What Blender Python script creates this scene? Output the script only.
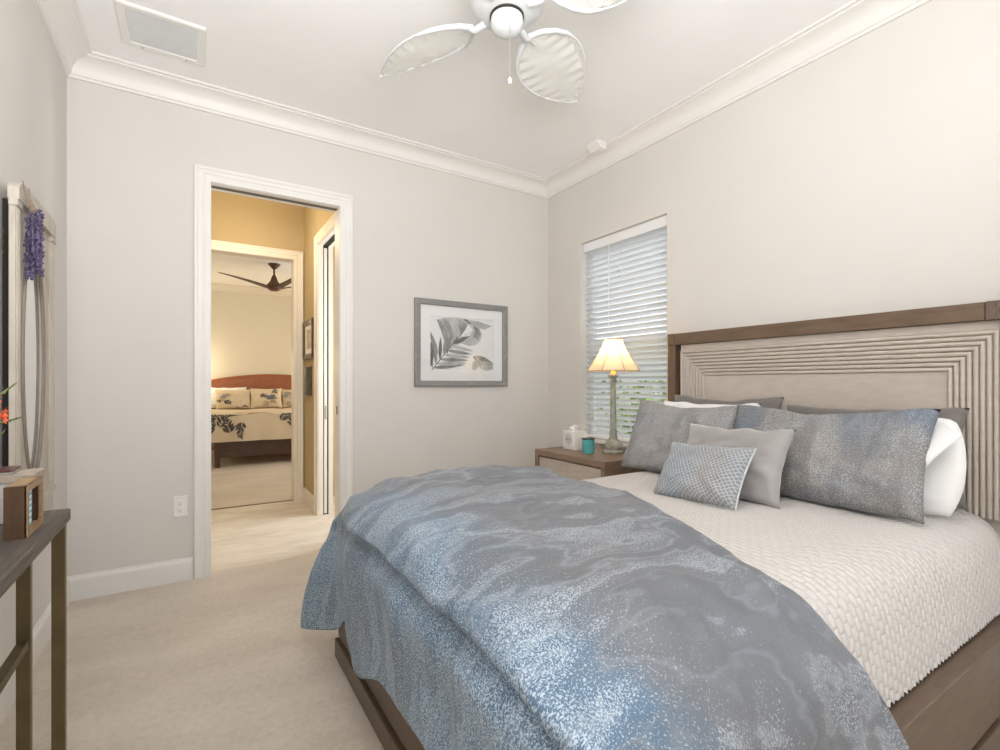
import bpy, bmesh, math, random
from math import sin, cos, pi, radians, sqrt
from mathutils import Vector, noise

# ------------------------------------------------------------------ scene, camera, light
for o in list(bpy.data.objects):
    bpy.data.objects.remove(o)
SC = bpy.context.scene
COL = SC.collection
XL, XR, YB, YF, ZC = -0.569, 2.72, 3.50, -2.60, 2.96      # room: left, right, back, rear, ceiling

cam_d = bpy.data.cameras.new('camera')
cam = bpy.data.objects.new('camera', cam_d)
COL.objects.link(cam)
cam.location = (0, 0, 1.18)
cam.rotation_euler = (radians(90), 0, radians(-32.25))
cam_d.sensor_width = 36
cam_d.lens = 490 / 1000 * 36
cam_d.shift_y = 0.0085
cam_d.clip_start = 0.02
SC.camera = cam

vs = SC.view_settings
vs.view_transform = 'Standard'
vs.look = 'None'
vs.exposure = 0.35
vs.gamma = 1.0
vs.use_curve_mapping = False
SC.cycles.use_denoising = True
SC.cycles.max_bounces = 10
SC.cycles.diffuse_bounces = 6
SC.cycles.glossy_bounces = 4
SC.cycles.transparent_max_bounces = 12
SC.cycles.sample_clamp_indirect = 6
SC.cycles.caustics_reflective = False
SC.cycles.caustics_refractive = False

world = bpy.data.worlds.new('sky')
SC.world = world
world.use_nodes = True
bg = world.node_tree.nodes['Background']
bg.inputs[0].default_value = (0.94, 0.97, 1.0, 1)
bg.inputs[1].default_value = 1.15


def area(name, loc, rot, sx, sy, power, color):
    d = bpy.data.lights.new(name, 'AREA')
    d.shape = 'RECTANGLE'
    d.size, d.size_y, d.energy, d.color = sx, sy, power, color
    o = bpy.data.objects.new(name, d)
    COL.objects.link(o)
    o.location = loc
    o.rotation_euler = [radians(a) for a in rot]
    return o


def point(name, loc, power, color, r=0.05):
    d = bpy.data.lights.new(name, 'POINT')
    d.energy, d.color, d.shadow_soft_size = power, color, r
    o = bpy.data.objects.new(name, d)
    COL.objects.link(o)
    o.location = loc
    return o


# added fill light behind the camera; daylight through the second window beside the bed
area('rear_fill', (1.05, YF + 0.04, 1.25), (90, 0, 180), 2.7, 2.3, 50, (1.0, 0.985, 0.97))
area('second_window_daylight', (XR - 0.02, -0.9, 1.55), (0, 90, 0), 1.5, 0.85, 5, (1.0, 0.98, 0.96))
# added fill at the left wall behind the camera; no window there
area('left_fill', (XL + 0.03, -1.3, 1.35), (0, -90, 18), 1.3, 1.2, 9, (0.94, 0.97, 1.0))
# added fill aimed up at the ceiling to even out the room light
area('ceiling_fill', (0.10, -0.1, 1.75), (151, 0, 0), 1.1, 1.0, 66, (1.0, 0.985, 0.975))
# daylight falling on the blind from the open sky outside
area('blind_daylight', (XR + 1.6, 2.7, 4.5), (0, 30, 0), 1.6, 2.6, 62, (0.97, 0.985, 1.0))
# hallway lamp, bathroom daylight into the hallway, bedside lamps of the far bedroom
point('hall_lamp', (0.35, 4.5, 2.5), 13.5, (1.0, 0.82, 0.56), 0.1)
area('bath_daylight', (2.3, 4.15, 1.5), (0, 90, 0), 1.4, 0.9, 32, (0.92, 0.96, 1.0))
point('far_lamp_glow', (-0.10, 9.70, 1.5), 16, (1.0, 0.80, 0.52), 0.12)
point('far_lamp_glow', (2.62, 9.70, 1.5), 14, (1.0, 0.80, 0.52), 0.12)
area('far_room_fill', (2.72, 7.4, 1.6), (0, 90, 0), 1.8, 2.0, 25, (1.0, 0.96, 0.90))  # added fill that brightens the far bedroom; the wall has no window

# ------------------------------------------------------------------ helpers


class MB:
    """collects shapes in world coordinates and links them as one mesh object"""

    def __init__(self):
        self.v, self.f, self.m, self.uv = [], [], [], None

    def add(self, verts, faces, mi=0):
        n = len(self.v)
        self.v += [tuple(p) for p in verts]
        self.f += [tuple(i + n for i in f) for f in faces]
        self.m += [mi] * len(faces)
        return self

    def box(self, x0, x1, y0, y1, z0, z1, b=0.0, mi=0):
        if b <= 0:
            vs_ = [(x, y, z) for x in (x0, x1) for y in (y0, y1) for z in (z0, z1)]
            return self.add(vs_, [(0, 1, 3, 2), (4, 6, 7, 5), (0, 4, 5, 1), (2, 3, 7, 6), (0, 2, 6, 4), (1, 5, 7, 3)], mi)
        bm = bmesh.new()
        bmesh.ops.create_cube(bm, size=1)
        for v in bm.verts:
            v.co = Vector(((x0 + x1) / 2 + v.co.x * (x1 - x0), (y0 + y1) / 2 + v.co.y * (y1 - y0), (z0 + z1) / 2 + v.co.z * (z1 - z0)))
        b = min(b, 0.49 * min(x1 - x0, y1 - y0, z1 - z0))
        bmesh.ops.bevel(bm, geom=bm.edges[:], offset=b, segments=2, profile=0.5, affect='EDGES')
        return self.bm(bm, mi)

    def bm(self, bm, mi=0):
        bm.verts.index_update()
        self.add([v.co[:] for v in bm.verts], [[v.index for v in f.verts] for f in bm.faces], mi)
        bm.free()
        return self

    def tube(self, pts, r, n=8, mi=0, cap=True):
        pts = [Vector(p) for p in pts]
        rs = r if isinstance(r, (list, tuple)) else [r] * len(pts)
        vv, ff = [], []
        prev = None
        for i, p in enumerate(pts):
            t = (pts[min(i + 1, len(pts) - 1)] - pts[max(i - 1, 0)]).normalized()
            if prev is None:
                ref = Vector((0, 0, 1)) if abs(t.z) < 0.9 else Vector((1, 0, 0))
                a = t.cross(ref).normalized()
            else:
                a = (prev - t * prev.dot(t)).normalized()
            prev = a
            c = t.cross(a)
            for k in range(n):
                w = 2 * pi * k / n
                vv.append(p + a * (rs[i] * cos(w)) + c * (rs[i] * sin(w)))
        for i in range(len(pts) - 1):
            for k in range(n):
                k2 = (k + 1) % n
                ff.append((i * n + k, i * n + k2, (i + 1) * n + k2, (i + 1) * n + k))
        if cap:
            ff.append(tuple(range(n))[::-1])
            ff.append(tuple((len(pts) - 1) * n + k for k in range(n)))
        return self.add(vv, ff, mi)

    def lathe(self, c, prof, n=32, mi=0, axis='z', rfun=None):
        vv, ff = [], []
        for r, h in prof:
            for k in range(n):
                w = 2 * pi * k / n
                rr = r * (rfun(w) if rfun else 1)
                a, b = rr * cos(w), rr * sin(w)
                if axis == 'z':
                    vv.append((c[0] + a, c[1] + b, c[2] + h))
                elif axis == 'x':
                    vv.append((c[0] + h, c[1] + a, c[2] + b))
                else:
                    vv.append((c[0] + a, c[1] + h, c[2] + b))
        for i in range(len(prof) - 1):
            for k in range(n):
                k2 = (k + 1) % n
                ff.append((i * n + k, i * n + k2, (i + 1) * n + k2, (i + 1) * n + k))
        if prof[0][0] > 1e-5:
            ff.append(tuple(range(n))[::-1])
        if prof[-1][0] > 1e-5:
            ff.append(tuple((len(prof) - 1) * n + k for k in range(n)))
        return self.add(vv, ff, mi)

    def sphere(self, c, rx, ry=None, rz=None, seg=12, rings=8, mi=0):
        ry = rx if ry is None else ry
        rz = rx if rz is None else rz
        vv, ff = [], []
        for i in range(rings + 1):
            t = pi * i / rings
            for k in range(seg):
                w = 2 * pi * k / seg
                vv.append((c[0] + rx * sin(t) * cos(w), c[1] + ry * sin(t) * sin(w), c[2] + rz * cos(t)))
        for i in range(rings):
            for k in range(seg):
                k2 = (k + 1) % seg
                ff.append((i * seg + k, (i + 1) * seg + k, (i + 1) * seg + k2, i * seg + k2))
        return self.add(vv, ff, mi)

    def grid(self, nu, nv, fn, mi=0, closed_u=False):
        vv = [fn(i / (nu if closed_u else nu - 1), j / (nv - 1)) for i in range(nu) for j in range(nv)]
        ff = []
        for i in range(nu if closed_u else nu - 1):
            i2 = (i + 1) % nu
            for j in range(nv - 1):
                ff.append((i * nv + j, i2 * nv + j, i2 * nv + j + 1, i * nv + j + 1))
        return self.add(vv, ff, mi)

    def frame(self, a0, a1, z0, z1, prof, fn, closed=True, mi=0):
        """mitred frame round the rectangle a0..a1, z0..z1; prof = [(offset outward, height)], fn(a, z, h) -> world"""
        vv, ff = [], []
        n = len(prof)
        for o, h in prof:
            if closed:
                q = [(a0 - o, z0 - o), (a0 - o, z1 + o), (a1 + o, z1 + o), (a1 + o, z0 - o)]
            else:
                q = [(a0 - o, z0), (a0 - o, z1 + o), (a1 + o, z1 + o), (a1 + o, z0)]
            vv += [fn(a, z, h) for a, z in q]
        for i in range(n - 1):
            for k in range(4 if closed else 3):
                k2 = (k + 1) % 4
                ff.append((i * 4 + k, i * 4 + k2, (i + 1) * 4 + k2, (i + 1) * 4 + k))
        return self.add(vv, ff, mi)

    def prism(self, poly, fn, h0, h1, mi=0):
        """poly [(a, b)] extruded from h0 to h1 through fn(a, b, h)"""
        n = len(poly)
        vv = [fn(a, b, h0) for a, b in poly] + [fn(a, b, h1) for a, b in poly]
        ff = [tuple(range(n))[::-1], tuple(range(n, 2 * n))] + [(k, (k + 1) % n, n + (k + 1) % n, n + k) for k in range(n)]
        return self.add(vv, ff, mi)

    def build(self, name, mats, parent=None, smooth=None, uv=None, fix=True):
        me = bpy.data.meshes.new(name)
        off = Vector(parent_origin(parent))
        me.from_pydata([Vector(p) - off for p in self.v], [], self.f)
        for m_ in (mats if isinstance(mats, (list, tuple)) else [mats]):
            me.materials.append(m_)
        for p, mi in zip(me.polygons, self.m):
            p.material_index = mi
        if uv:
            lay = me.uv_layers.new(name='UVMap')
            for lp in me.loops:
                lay.data[lp.index].uv = uv[lp.vertex_index]
        if fix:
            bm = bmesh.new()
            bm.from_mesh(me)
            bmesh.ops.recalc_face_normals(bm, faces=bm.faces[:])
            bm.to_mesh(me)
            bm.free()
        if smooth is not None:
            for p in me.polygons:
                p.use_smooth = True
            if smooth < 180:
                me.set_sharp_from_angle(angle=radians(smooth))
        o = bpy.data.objects.new(name, me)
        COL.objects.link(o)
        if parent:
            o.parent = parent
        return o


def parent_origin(p):
    v = Vector((0, 0, 0))
    while p:
        v += p.location
        p = p.parent
    return v


def tag(o, label, cat, group=None):
    o['label'] = label
    o['category'] = cat
    if group:
        o['group'] = group
    return o


def thing(name, label, cat, loc, group=None):
    o = bpy.data.objects.new(name, None)
    o.empty_display_size = 0.05
    COL.objects.link(o)
    o.location = loc
    return tag(o, label, cat, group)


def struct(o, label=None):
    o['kind'] = 'structure'
    if label:
        o['label'] = label
    return o


def sempty(name, loc, label=None):
    o = bpy.data.objects.new(name, None)
    COL.objects.link(o)
    o.location = loc
    return struct(o, label)


# ------------------------------------------------------------------ materials
def mat(name, color, rough=0.6, var=0.0, vscale=6.0, bump=0.0, bscale=60.0, metal=0.0, spec=0.5, sheen=0.0, stretch=None, color2=None, emit=None, estr=0.0, trans=0.0):
    m = bpy.data.materials.new(name)
    m.use_nodes = True
    nt = m.node_tree
    b = nt.nodes['Principled BSDF']
    b.inputs['Base Color'].default_value = (*color, 1)
    b.inputs['Roughness'].default_value = rough
    b.inputs['Metallic'].default_value = metal
    b.inputs['Specular IOR Level'].default_value = spec
    if sheen:
        b.inputs['Sheen Weight'].default_value = sheen
    if trans:
        b.inputs['Transmission Weight'].default_value = trans
    if emit:
        b.inputs['Emission Color'].default_value = (*emit, 1)
        b.inputs['Emission Strength'].default_value = estr
    tc = nt.nodes.new('ShaderNodeTexCoord')
    src = tc.outputs['Object']
    if stretch:
        mp = nt.nodes.new('ShaderNodeMapping')
        mp.inputs['Scale'].default_value = stretch
        nt.links.new(src, mp.inputs['Vector'])
        src = mp.outputs['Vector']
    if var or color2:
        nz = nt.nodes.new('ShaderNodeTexNoise')
        nz.inputs['Scale'].default_value = vscale
        nz.inputs['Detail'].default_value = 5
        nt.links.new(src, nz.inputs['Vector'])
        rp = nt.nodes.new('ShaderNodeValToRGB')
        c2 = color2 or tuple(min(1, c * (1 + var)) for c in color)
        c1 = color if color2 else tuple(c * (1 - var) for c in color)
        rp.color_ramp.elements[0].color = (*c1, 1)
        rp.color_ramp.elements[1].color = (*c2, 1)
        rp.color_ramp.elements[0].position = 0.32
        rp.color_ramp.elements[1].position = 0.68
        nt.links.new(nz.outputs['Fac'], rp.inputs['Fac'])
        nt.links.new(rp.outputs['Color'], b.inputs['Base Color'])
    if bump:
        nb = nt.nodes.new('ShaderNodeTexNoise')
        nb.inputs['Scale'].default_value = bscale
        nb.inputs['Detail'].default_value = 3
        nt.links.new(src, nb.inputs['Vector'])
        bp = nt.nodes.new('ShaderNodeBump')
        bp.inputs['Strength'].default_value = bump
        bp.inputs['Distance'].default_value = 0.01
        nt.links.new(nb.outputs['Fac'], bp.inputs['Height'])
        nt.links.new(bp.outputs['Normal'], b.inputs['Normal'])
    return m


class G:
    """small node-graph helper"""

    def __init__(self, name):
        self.m = bpy.data.materials.new(name)
        self.m.use_nodes = True
        self.nt = self.m.node_tree
        self.b = self.nt.nodes['Principled BSDF']

    def node(self, t, **kw):
        n = self.nt.nodes.new(t)
        for k, v in kw.items():
            setattr(n, k, v)
        return n

    def link(self, a, b):
        self.nt.links.new(a, b)

    def math(self, op, a, b=None, c=None, clamp=False):
        n = self.node('ShaderNodeMath', operation=op, use_clamp=clamp)
        for i, v in enumerate((a, b, c)):
            if v is None:
                continue
            if isinstance(v, (int, float)):
                n.inputs[i].default_value = v
            else:
                self.link(v, n.inputs[i])
        return n.outputs[0]

    def noise(self, vec, scale, detail=2, rough=0.5, dist=0.0):
        n = self.node('ShaderNodeTexNoise')
        n.inputs['Scale'].default_value = scale
        n.inputs['Detail'].default_value = detail
        n.inputs['Roughness'].default_value = rough
        n.inputs['Distortion'].default_value = dist
        self.link(vec, n.inputs['Vector'])
        return n.outputs['Fac']

    def mapping(self, vec, scale=(1, 1, 1), rot=(0, 0, 0), loc=(0, 0, 0)):
        n = self.node('ShaderNodeMapping')
        n.inputs['Scale'].default_value = scale
        n.inputs['Rotation'].default_value = rot
        n.inputs['Location'].default_value = loc
        self.link(vec, n.inputs['Vector'])
        return n.outputs[0]

    def ramp(self, fac, stops):
        n = self.node('ShaderNodeValToRGB')
        e = n.color_ramp.elements
        while len(e) < len(stops):
            e.new(0.5)
        for s, (p, c) in zip(e, stops):
            s.position = p
            s.color = (*c, 1) if len(c) == 3 else c
        self.link(fac, n.inputs['Fac'])
        return n.outputs['Color']

    def mix(self, fac, a, b):
        n = self.node('ShaderNodeMix', data_type='RGBA')
        for s, v in ((n.inputs[0], fac), (n.inputs[6], a), (n.inputs[7], b)):
            if isinstance(v, (int, float)):
                s.default_value = v
            elif isinstance(v, tuple):
                s.default_value = (*v, 1)
            else:
                self.link(v, s)
        return n.outputs[2]

    def bump(self, h, strength=0.3, dist=0.01):
        n = self.node('ShaderNodeBump')
        n.inputs['Strength'].default_value = strength
        n.inputs['Distance'].default_value = dist
        self.link(h, n.inputs['Height'])
        self.link(n.outputs['Normal'], self.b.inputs['Normal'])

    def set(self, **kw):
        for k, v in kw.items():
            i = self.b.inputs[k.replace('_', ' ')]
            if isinstance(v, tuple):
                i.default_value = (*v, 1)
            elif isinstance(v, (int, float)):
                i.default_value = v
            else:
                self.link(v, i)
        return self


def fleck_fabric(name, base, base2, fleck, flecks=260, amount=0.0, seed=0.0, foot=False, contrast=1.0, swap=False):
    """grey-blue jacquard: agate-like bands, some of them thick with small silvery flecks"""
    g = G(name)
    tc = g.node('ShaderNodeTexCoord')
    uv = g.mapping(tc.outputs['UV'], loc=(seed, seed * 0.7, seed))
    flow = g.mapping(uv, scale=(2.4, 0.9, 1) if swap else (0.9, 2.4, 1))
    warp = g.noise(flow, 1.5, 4, 0.55)
    sep = g.node('ShaderNodeSeparateXYZ')
    g.link(uv, sep.inputs[0])
    across = sep.outputs[0] if swap else sep.outputs[1]
    along = sep.outputs[1] if swap else sep.outputs[0]
    # bands follow the length of the cloth, bent by noise
    ph = g.math('ADD', g.math('MULTIPLY', across, 2.6 if foot else 1.6), g.math('MULTIPLY', warp, 4.2))
    band = g.math('MULTIPLY_ADD', g.math('SINE', g.math('MULTIPLY', ph, 2 * pi)), 0.5, 0.5)
    band2 = g.math('MULTIPLY_ADD', g.math('SINE', g.math('MULTIPLY', ph, 5.2 * pi)), 0.5, 0.5)
    big = g.noise(uv, 2.0, 2)
    dens = g.math('ADD', g.math('MULTIPLY', g.math('POWER', band, 2.2), 0.85 if foot else 0.50), g.math('MULTIPLY', g.math('SUBTRACT', big, 0.30), 0.40 if foot else 0.65))
    if foot:  # denser, brighter flecks towards the foot hem: partly weave, partly light put into colour
        fm = g.node('ShaderNodeMapRange')
        g.link(sep.outputs[0], fm.inputs[0])
        fm.inputs[1].default_value, fm.inputs[2].default_value = 0.28, 0.82
        fm.inputs[3].default_value, fm.inputs[4].default_value = 0.50, -0.16
        dens = g.math('ADD', dens, fm.outputs[0])
    th = g.math('MAXIMUM', g.math('MULTIPLY_ADD', dens, -0.24, 0.665 - amount), 0.485)
    fl = g.noise(uv, flecks, 1.0, 0.5, 0.8)
    mask = g.math('MULTIPLY', g.math('SUBTRACT', fl, th), 11.0, clamp=True)
    blue = g.noise(uv, 2.3, 3)
    if foot:
        blue = g.math('ADD', g.math('MULTIPLY', blue, 0.8), g.math('MULTIPLY', fm.outputs[0], 0.95))
    bc = g.ramp(blue, [(0.40, base), (0.62, base2)])
    # thin light veins and darker streaks along the bands
    bc = g.mix(g.math('MULTIPLY', g.math('POWER', band2, 10.0), 0.30 if foot else 0.10), bc, fleck)
    dark = tuple(c * 0.72 for c in base)
    bc = g.mix(g.math('MULTIPLY', g.math('POWER', g.math('SUBTRACT', 1.0, band), 8.0), 0.45), bc, dark)
    fcol = g.mix(g.math('MULTIPLY', fm.outputs[0], 1.6, clamp=True), fleck, (0.56, 0.71, 0.85)) if foot else fleck  # light on the foot drape is put into the fleck colour
    g.set(Base_Color=g.mix(g.math('MULTIPLY', mask, contrast), bc, fcol), Roughness=g.math('MULTIPLY_ADD', mask, -0.12, 0.50), Sheen_Weight=0.06, Metallic=g.math('MULTIPLY', mask, 0.15))
    g.bump(g.math('ADD', g.math('MULTIPLY', mask, 0.2), g.noise(flow, 11, 4)), 0.35, 0.01)
    return g.m


def wood(name, c1, c2, scale=(3, 40, 40), rough=0.5, bump=0.15):
    g = G(name)
    tc = g.node('ShaderNodeTexCoord')
    v = g.mapping(tc.outputs['Object'], scale=scale)
    n = g.noise(v, 2.2, 6, 0.65, 0.4)
    g.set(Base_Color=g.ramp(n, [(0.30, c1), (0.70, c2)]), Roughness=rough)
    g.bump(n, bump, 0.004)
    return g.m


M = {}
M['wall'] = mat('wall_paint', (0.69, 0.667, 0.636), 0.85, 0.012, 3, 0.03, 90, spec=0.2)
M['ceil'] = mat('ceiling_paint', (0.91, 0.915, 0.92), 0.9, 0.01, 3, 0.04, 80, spec=0.15)
M['trim'] = mat('white_trim', (0.80, 0.785, 0.76), 0.42, 0.01, 5)
M['halltan'] = mat('tan_paint', (0.50, 0.395, 0.235), 0.8, 0.015, 3, 0.03, 90, spec=0.2)
M['hallcream'] = mat('cream_trim', (0.80, 0.755, 0.68), 0.45, 0.01, 5)
M['farwall'] = mat('far_wall_paint', (0.74, 0.70, 0.60), 0.85, 0.01, 3, spec=0.2)
M['metal_dark'] = mat('dark_bronze', (0.06, 0.05, 0.045), 0.4, 0.1, 20, metal=0.8)
M['brass'] = mat('antique_brass', (0.150, 0.112, 0.054), 0.40, 0.12, 14, metal=0.55)
M['steel'] = mat('brushed_steel', (0.45, 0.44, 0.42), 0.35, 0.05, 30, metal=1.0)
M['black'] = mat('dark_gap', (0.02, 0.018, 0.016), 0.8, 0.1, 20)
M['bedwood'] = wood('taupe_bed_wood', (0.112, 0.072, 0.044), (0.180, 0.119, 0.076), (22, 3, 22), 0.42)
M['bedwood_y'] = M['bedwood']
M['bedwood_z'] = wood('taupe_post_wood', (0.112, 0.072, 0.044), (0.180, 0.119, 0.076), (22, 22, 3), 0.42)
M['bedwood_x'] = wood('shaded_rail_wood', (0.084, 0.054, 0.033), (0.138, 0.091, 0.058), (3, 22, 22), 0.42)  # bed wood darkened, with the shade on the low rails in its colour
M['endgrain'] = wood('end_grain_wood', (0.06, 0.04, 0.03), (0.23, 0.16, 0.12), (30, 120, 25), 0.55, 0.4)
M['cream'] = mat('cream_washed_wood', (0.55, 0.49, 0.43), 0.5, 0.05, 7, 0.05, 60, stretch=(8, 2, 8))
M['drawer'] = wood('greige_drawer_wood', (0.44, 0.38, 0.32), (0.54, 0.48, 0.41), (24, 3, 24), 0.5)
M['white'] = mat('white_cotton', (0.84, 0.84, 0.84), 0.85, 0.01, 6, 0.12, 18, sheen=0.2)
M['greycot'] = mat('taupe_grey_cotton', (0.175, 0.158, 0.145), 0.8, 0.06, 5, 0.2, 30, sheen=0.3)
M['greysat'] = mat('pale_grey_velvet', (0.34, 0.325, 0.32), 0.55, 0.14, 5, 0.25, 22, sheen=0.6)
M['plastic'] = mat('white_plastic', (0.82, 0.81, 0.79), 0.35, 0.01, 10)
M['slot'] = mat('socket_slot', (0.12, 0.11, 0.10), 0.6, 0.05, 20)
M['fanwhite'] = mat('white_enamel', (0.62, 0.64, 0.65), 0.3, 0.01, 10)
M['blindrail'] = mat('white_blind_rail', (0.84, 0.85, 0.86), 0.45, 0.012, 8)


def blind_mat():
    g = G('white_blind_slat')
    tc = g.node('ShaderNodeTexCoord')
    n = g.noise(tc.outputs['Object'], 8, 2)
    g.set(Base_Color=g.ramp(n, [(0.3, (0.84, 0.85, 0.86)), (0.7, (0.87, 0.875, 0.88))]), Roughness=0.4)
    t = g.node('ShaderNodeBsdfTranslucent')
    t.inputs[0].default_value = (0.86, 0.88, 0.90, 1)
    mx = g.node('ShaderNodeMixShader')
    mx.inputs[0].default_value = 0.55
    g.link(g.b.outputs[0], mx.inputs[1])
    g.link(t.outputs[0], mx.inputs[2])
    g.link(mx.outputs[0], g.nt.nodes['Material Output'].inputs[0])
    return g.m


M['blind'] = blind_mat()


gg = G('thin_glass')
gt = gg.node('ShaderNodeBsdfTransparent')
gl = gg.node('ShaderNodeBsdfGlossy')
gl.inputs['Roughness'].default_value = 0.02
fr = gg.node('ShaderNodeLayerWeight')
fr.inputs[0].default_value = 0.5
mx = gg.node('ShaderNodeMixShader')
gg.link(gg.math('MULTIPLY_ADD', gg.math('POWER', fr.outputs['Facing'], 5.0), 0.95, 0.045), mx.inputs[0])
gg.link(gt.outputs[0], mx.inputs[1])
gg.link(gl.outputs[0], mx.inputs[2])
gg.link(mx.outputs[0], gg.nt.nodes['Material Output'].inputs[0])
M['picglass'] = gg.m

# carpet
def carpet_mat():
    g = G('cream_carpet')
    tc = g.node('ShaderNodeTexCoord')
    v = tc.outputs['Object']
    fine = g.noise(v, 260, 2, 0.6)
    mid = g.noise(v, 38, 3, 0.6)
    big = g.noise(g.mapping(v, scale=(1.0, 2.2, 1), rot=(0, 0, 0.5)), 1.6, 3, 0.6)
    f = g.math('ADD', g.math('ADD', g.math('MULTIPLY', fine, 0.30), g.math('MULTIPLY', mid, 0.32)), g.math('MULTIPLY', big, 0.45))
    g.set(Base_Color=g.ramp(f, [(0.34, (0.57, 0.485, 0.39)), (0.72, (0.84, 0.75, 0.64))]), Roughness=0.95, Specular_IOR_Level=0.1, Sheen_Weight=0.3)
    g.bump(g.math('ADD', fine, g.math('MULTIPLY', mid, 1.2)), 0.55, 0.02)
    return g.m


M['carpet'] = carpet_mat()


def tile_mat():
    g = G('pale_stone_floor')
    tc = g.node('ShaderNodeTexCoord')
    v = tc.outputs['Object']
    n = g.noise(g.mapping(v, scale=(1, 3, 1), rot=(0, 0, 0.3)), 3.0, 5, 0.65, 0.8)
    g.set(Base_Color=g.ramp(n, [(0.35, (0.60, 0.54, 0.46)), (0.7, (0.76, 0.71, 0.63))]), Roughness=0.55)
    return g.m


M['tile'] = tile_mat()


def coverlet_mat():
    g = G('white_quilted_cotton')
    tc = g.node('ShaderNodeTexCoord')
    sep = g.node('ShaderNodeSeparateXYZ')
    g.link(tc.outputs['UV'], sep.inputs[0])
    u, v = sep.outputs[0], sep.outputs[1]      # u along the bed, v across it, both in metres
    wob = g.math('MULTIPLY', g.noise(tc.outputs['UV'], 14, 2), 0.006)
    col = g.math('DIVIDE', g.math('ADD', u, wob), 0.027)
    shift = g.math('MULTIPLY', g.math('PINGPONG', g.math('FLOOR', col), 1.0), 0.5)
    a = g.math('ABSOLUTE', g.math('SINE', g.math('MULTIPLY', col, pi)))
    b = g.math('ABSOLUTE', g.math('SINE', g.math('MULTIPLY', g.math('ADD', g.math('DIVIDE', v, 0.034), shift), pi)))
    h = g.math('MULTIPLY', g.math('POWER', a, 0.55), g.math('POWER', g.math('MAXIMUM', b, 0.02), 0.28))
    h = g.math('ADD', h, g.math('MULTIPLY', g.noise(tc.outputs['UV'], 60, 2), 0.15))
    g.set(Base_Color=(0.62, 0.585, 0.56), Roughness=0.85, Sheen_Weight=0.25, Specular_IOR_Level=0.2)
    g.bump(h, 0.75, 0.009)
    return g.m


M['coverlet'] = coverlet_mat()
GREY, BLUE, SILV = (0.152, 0.163, 0.184), (0.096, 0.165, 0.250), (0.42, 0.465, 0.52)
M['comforter'] = fleck_fabric('silver_fleck_comforter', GREY, BLUE, SILV, 270, 0.0, 0.0, True, 0.85)
M['sham_a'] = fleck_fabric('silver_fleck_sham', (0.235, 0.225, 0.225), (0.17, 0.205, 0.245), (0.58, 0.575, 0.57), 270, 0.095, 3.3, False, 0.70, True)
M['sham_b'] = fleck_fabric('silver_fleck_sham', (0.205, 0.196, 0.192), (0.105, 0.160, 0.235), (0.55, 0.545, 0.535), 280, 0.060, 7.05, False, 0.70, True)


def lattice_mat():
    g = G('blue_lattice_weave')
    tc = g.node('ShaderNodeTexCoord')
    uv = tc.outputs['UV']
    r1 = g.mapping(uv, scale=(1, 1, 1), rot=(0, 0, radians(36)))
    s1 = g.node('ShaderNodeSeparateXYZ')
    g.link(r1, s1.inputs[0])
    a = g.math('SINE', g.math('MULTIPLY', s1.outputs[0], 2 * pi / 0.0135))
    b = g.math('SINE', g.math('MULTIPLY', s1.outputs[1], 2 * pi / 0.0135))
    lat = g.math('MAXIMUM', a, b)
    n = g.noise(uv, 230, 2, 0.6)
    m = g.math('MULTIPLY', g.math('SUBTRACT', g.math('ADD', lat, g.math('MULTIPLY', n, 1.8)), 1.45), 2.2, clamp=True)
    base = g.ramp(g.noise(uv, 4.5, 2), [(0.38, (0.25, 0.248, 0.25)), (0.66, (0.205, 0.245, 0.29))])
    g.set(Base_Color=g.mix(g.math('MULTIPLY', m, 0.8), base, (0.54, 0.57, 0.60)), Roughness=0.6, Sheen_Weight=0.2)
    g.bump(g.math('ADD', m, n), 0.3, 0.004)
    return g.m


M['lattice'] = lattice_mat()

# ------------------------------------------------------------------ room shell
WT = 0.12
DX0, DX1, DZ = 0.10, 0.884, 2.42           # doorway in the back wall
WY0, WY1, WZ0, WZ1 = 2.20, 3.067, 0.735, 2.334   # window beside the bed

struct(MB().box(XL - 0.2, XR + 0.2, YF - 0.1, YB + 0.06, -0.1, 0).build('floor', M['carpet']), 'cream cut pile carpet of the bedroom')
struct(MB().box(XL - 0.2, XR + 0.2, YF - 0.1, YB + WT, ZC, ZC + 0.1).build('ceiling', M['ceil']))
struct(MB().box(XL - 0.12, XL, YF, YB + WT, 0, ZC).build('wall_left', M['wall']))
struct(MB().box(XL, DX0, YB, YB + WT, 0, ZC).box(DX1, XR + 0.2, YB, YB + WT, 0, ZC).box(DX0, DX1, YB, YB + WT, DZ, ZC).build('wall_back', M['wall']))
w = MB()
RT = 0.16
w.box(XR, XR + RT, WY1, YB, 0, ZC).box(XR, XR + RT, 0.42, WY0, 0, ZC).box(XR, XR + RT, WY0, WY1, WZ1, ZC).box(XR, XR + RT, WY0, WY1, 0, WZ0 - 0.03)
w.box(XR, XR + RT, YF, -0.45, 0, ZC).box(XR, XR + RT, -0.45, 0.42, WZ1, ZC).box(XR, XR + RT, -0.45, 0.42, 0, WZ0)
struct(w.build('wall_right', M['wall']))
w = MB().box(XL, -0.30, YF - 0.12, YF, 0, ZC).box(2.42, XR, YF - 0.12, YF, 0, ZC).box(-0.30, 2.42, YF - 0.12, YF, 2.42, ZC)
struct(w.build('wall_rear', M['wall']))

# crown moulding, mitred in the corners: (distance from wall, drop below ceiling)
CROWN = [(0.0, 0.118), (0.012, 0.118), (0.014, 0.104), (0.020, 0.102), (0.024, 0.096)]
CROWN += [(0.024 + 0.070 * (1 - cos(t * pi / 12)), 0.096 - 0.070 * sin(t * pi / 12)) for t in range(1, 7)]
CROWN += [(0.104, 0.022), (0.104, 0.014), (0.120, 0.012), (0.120, 0.0)]


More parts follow.
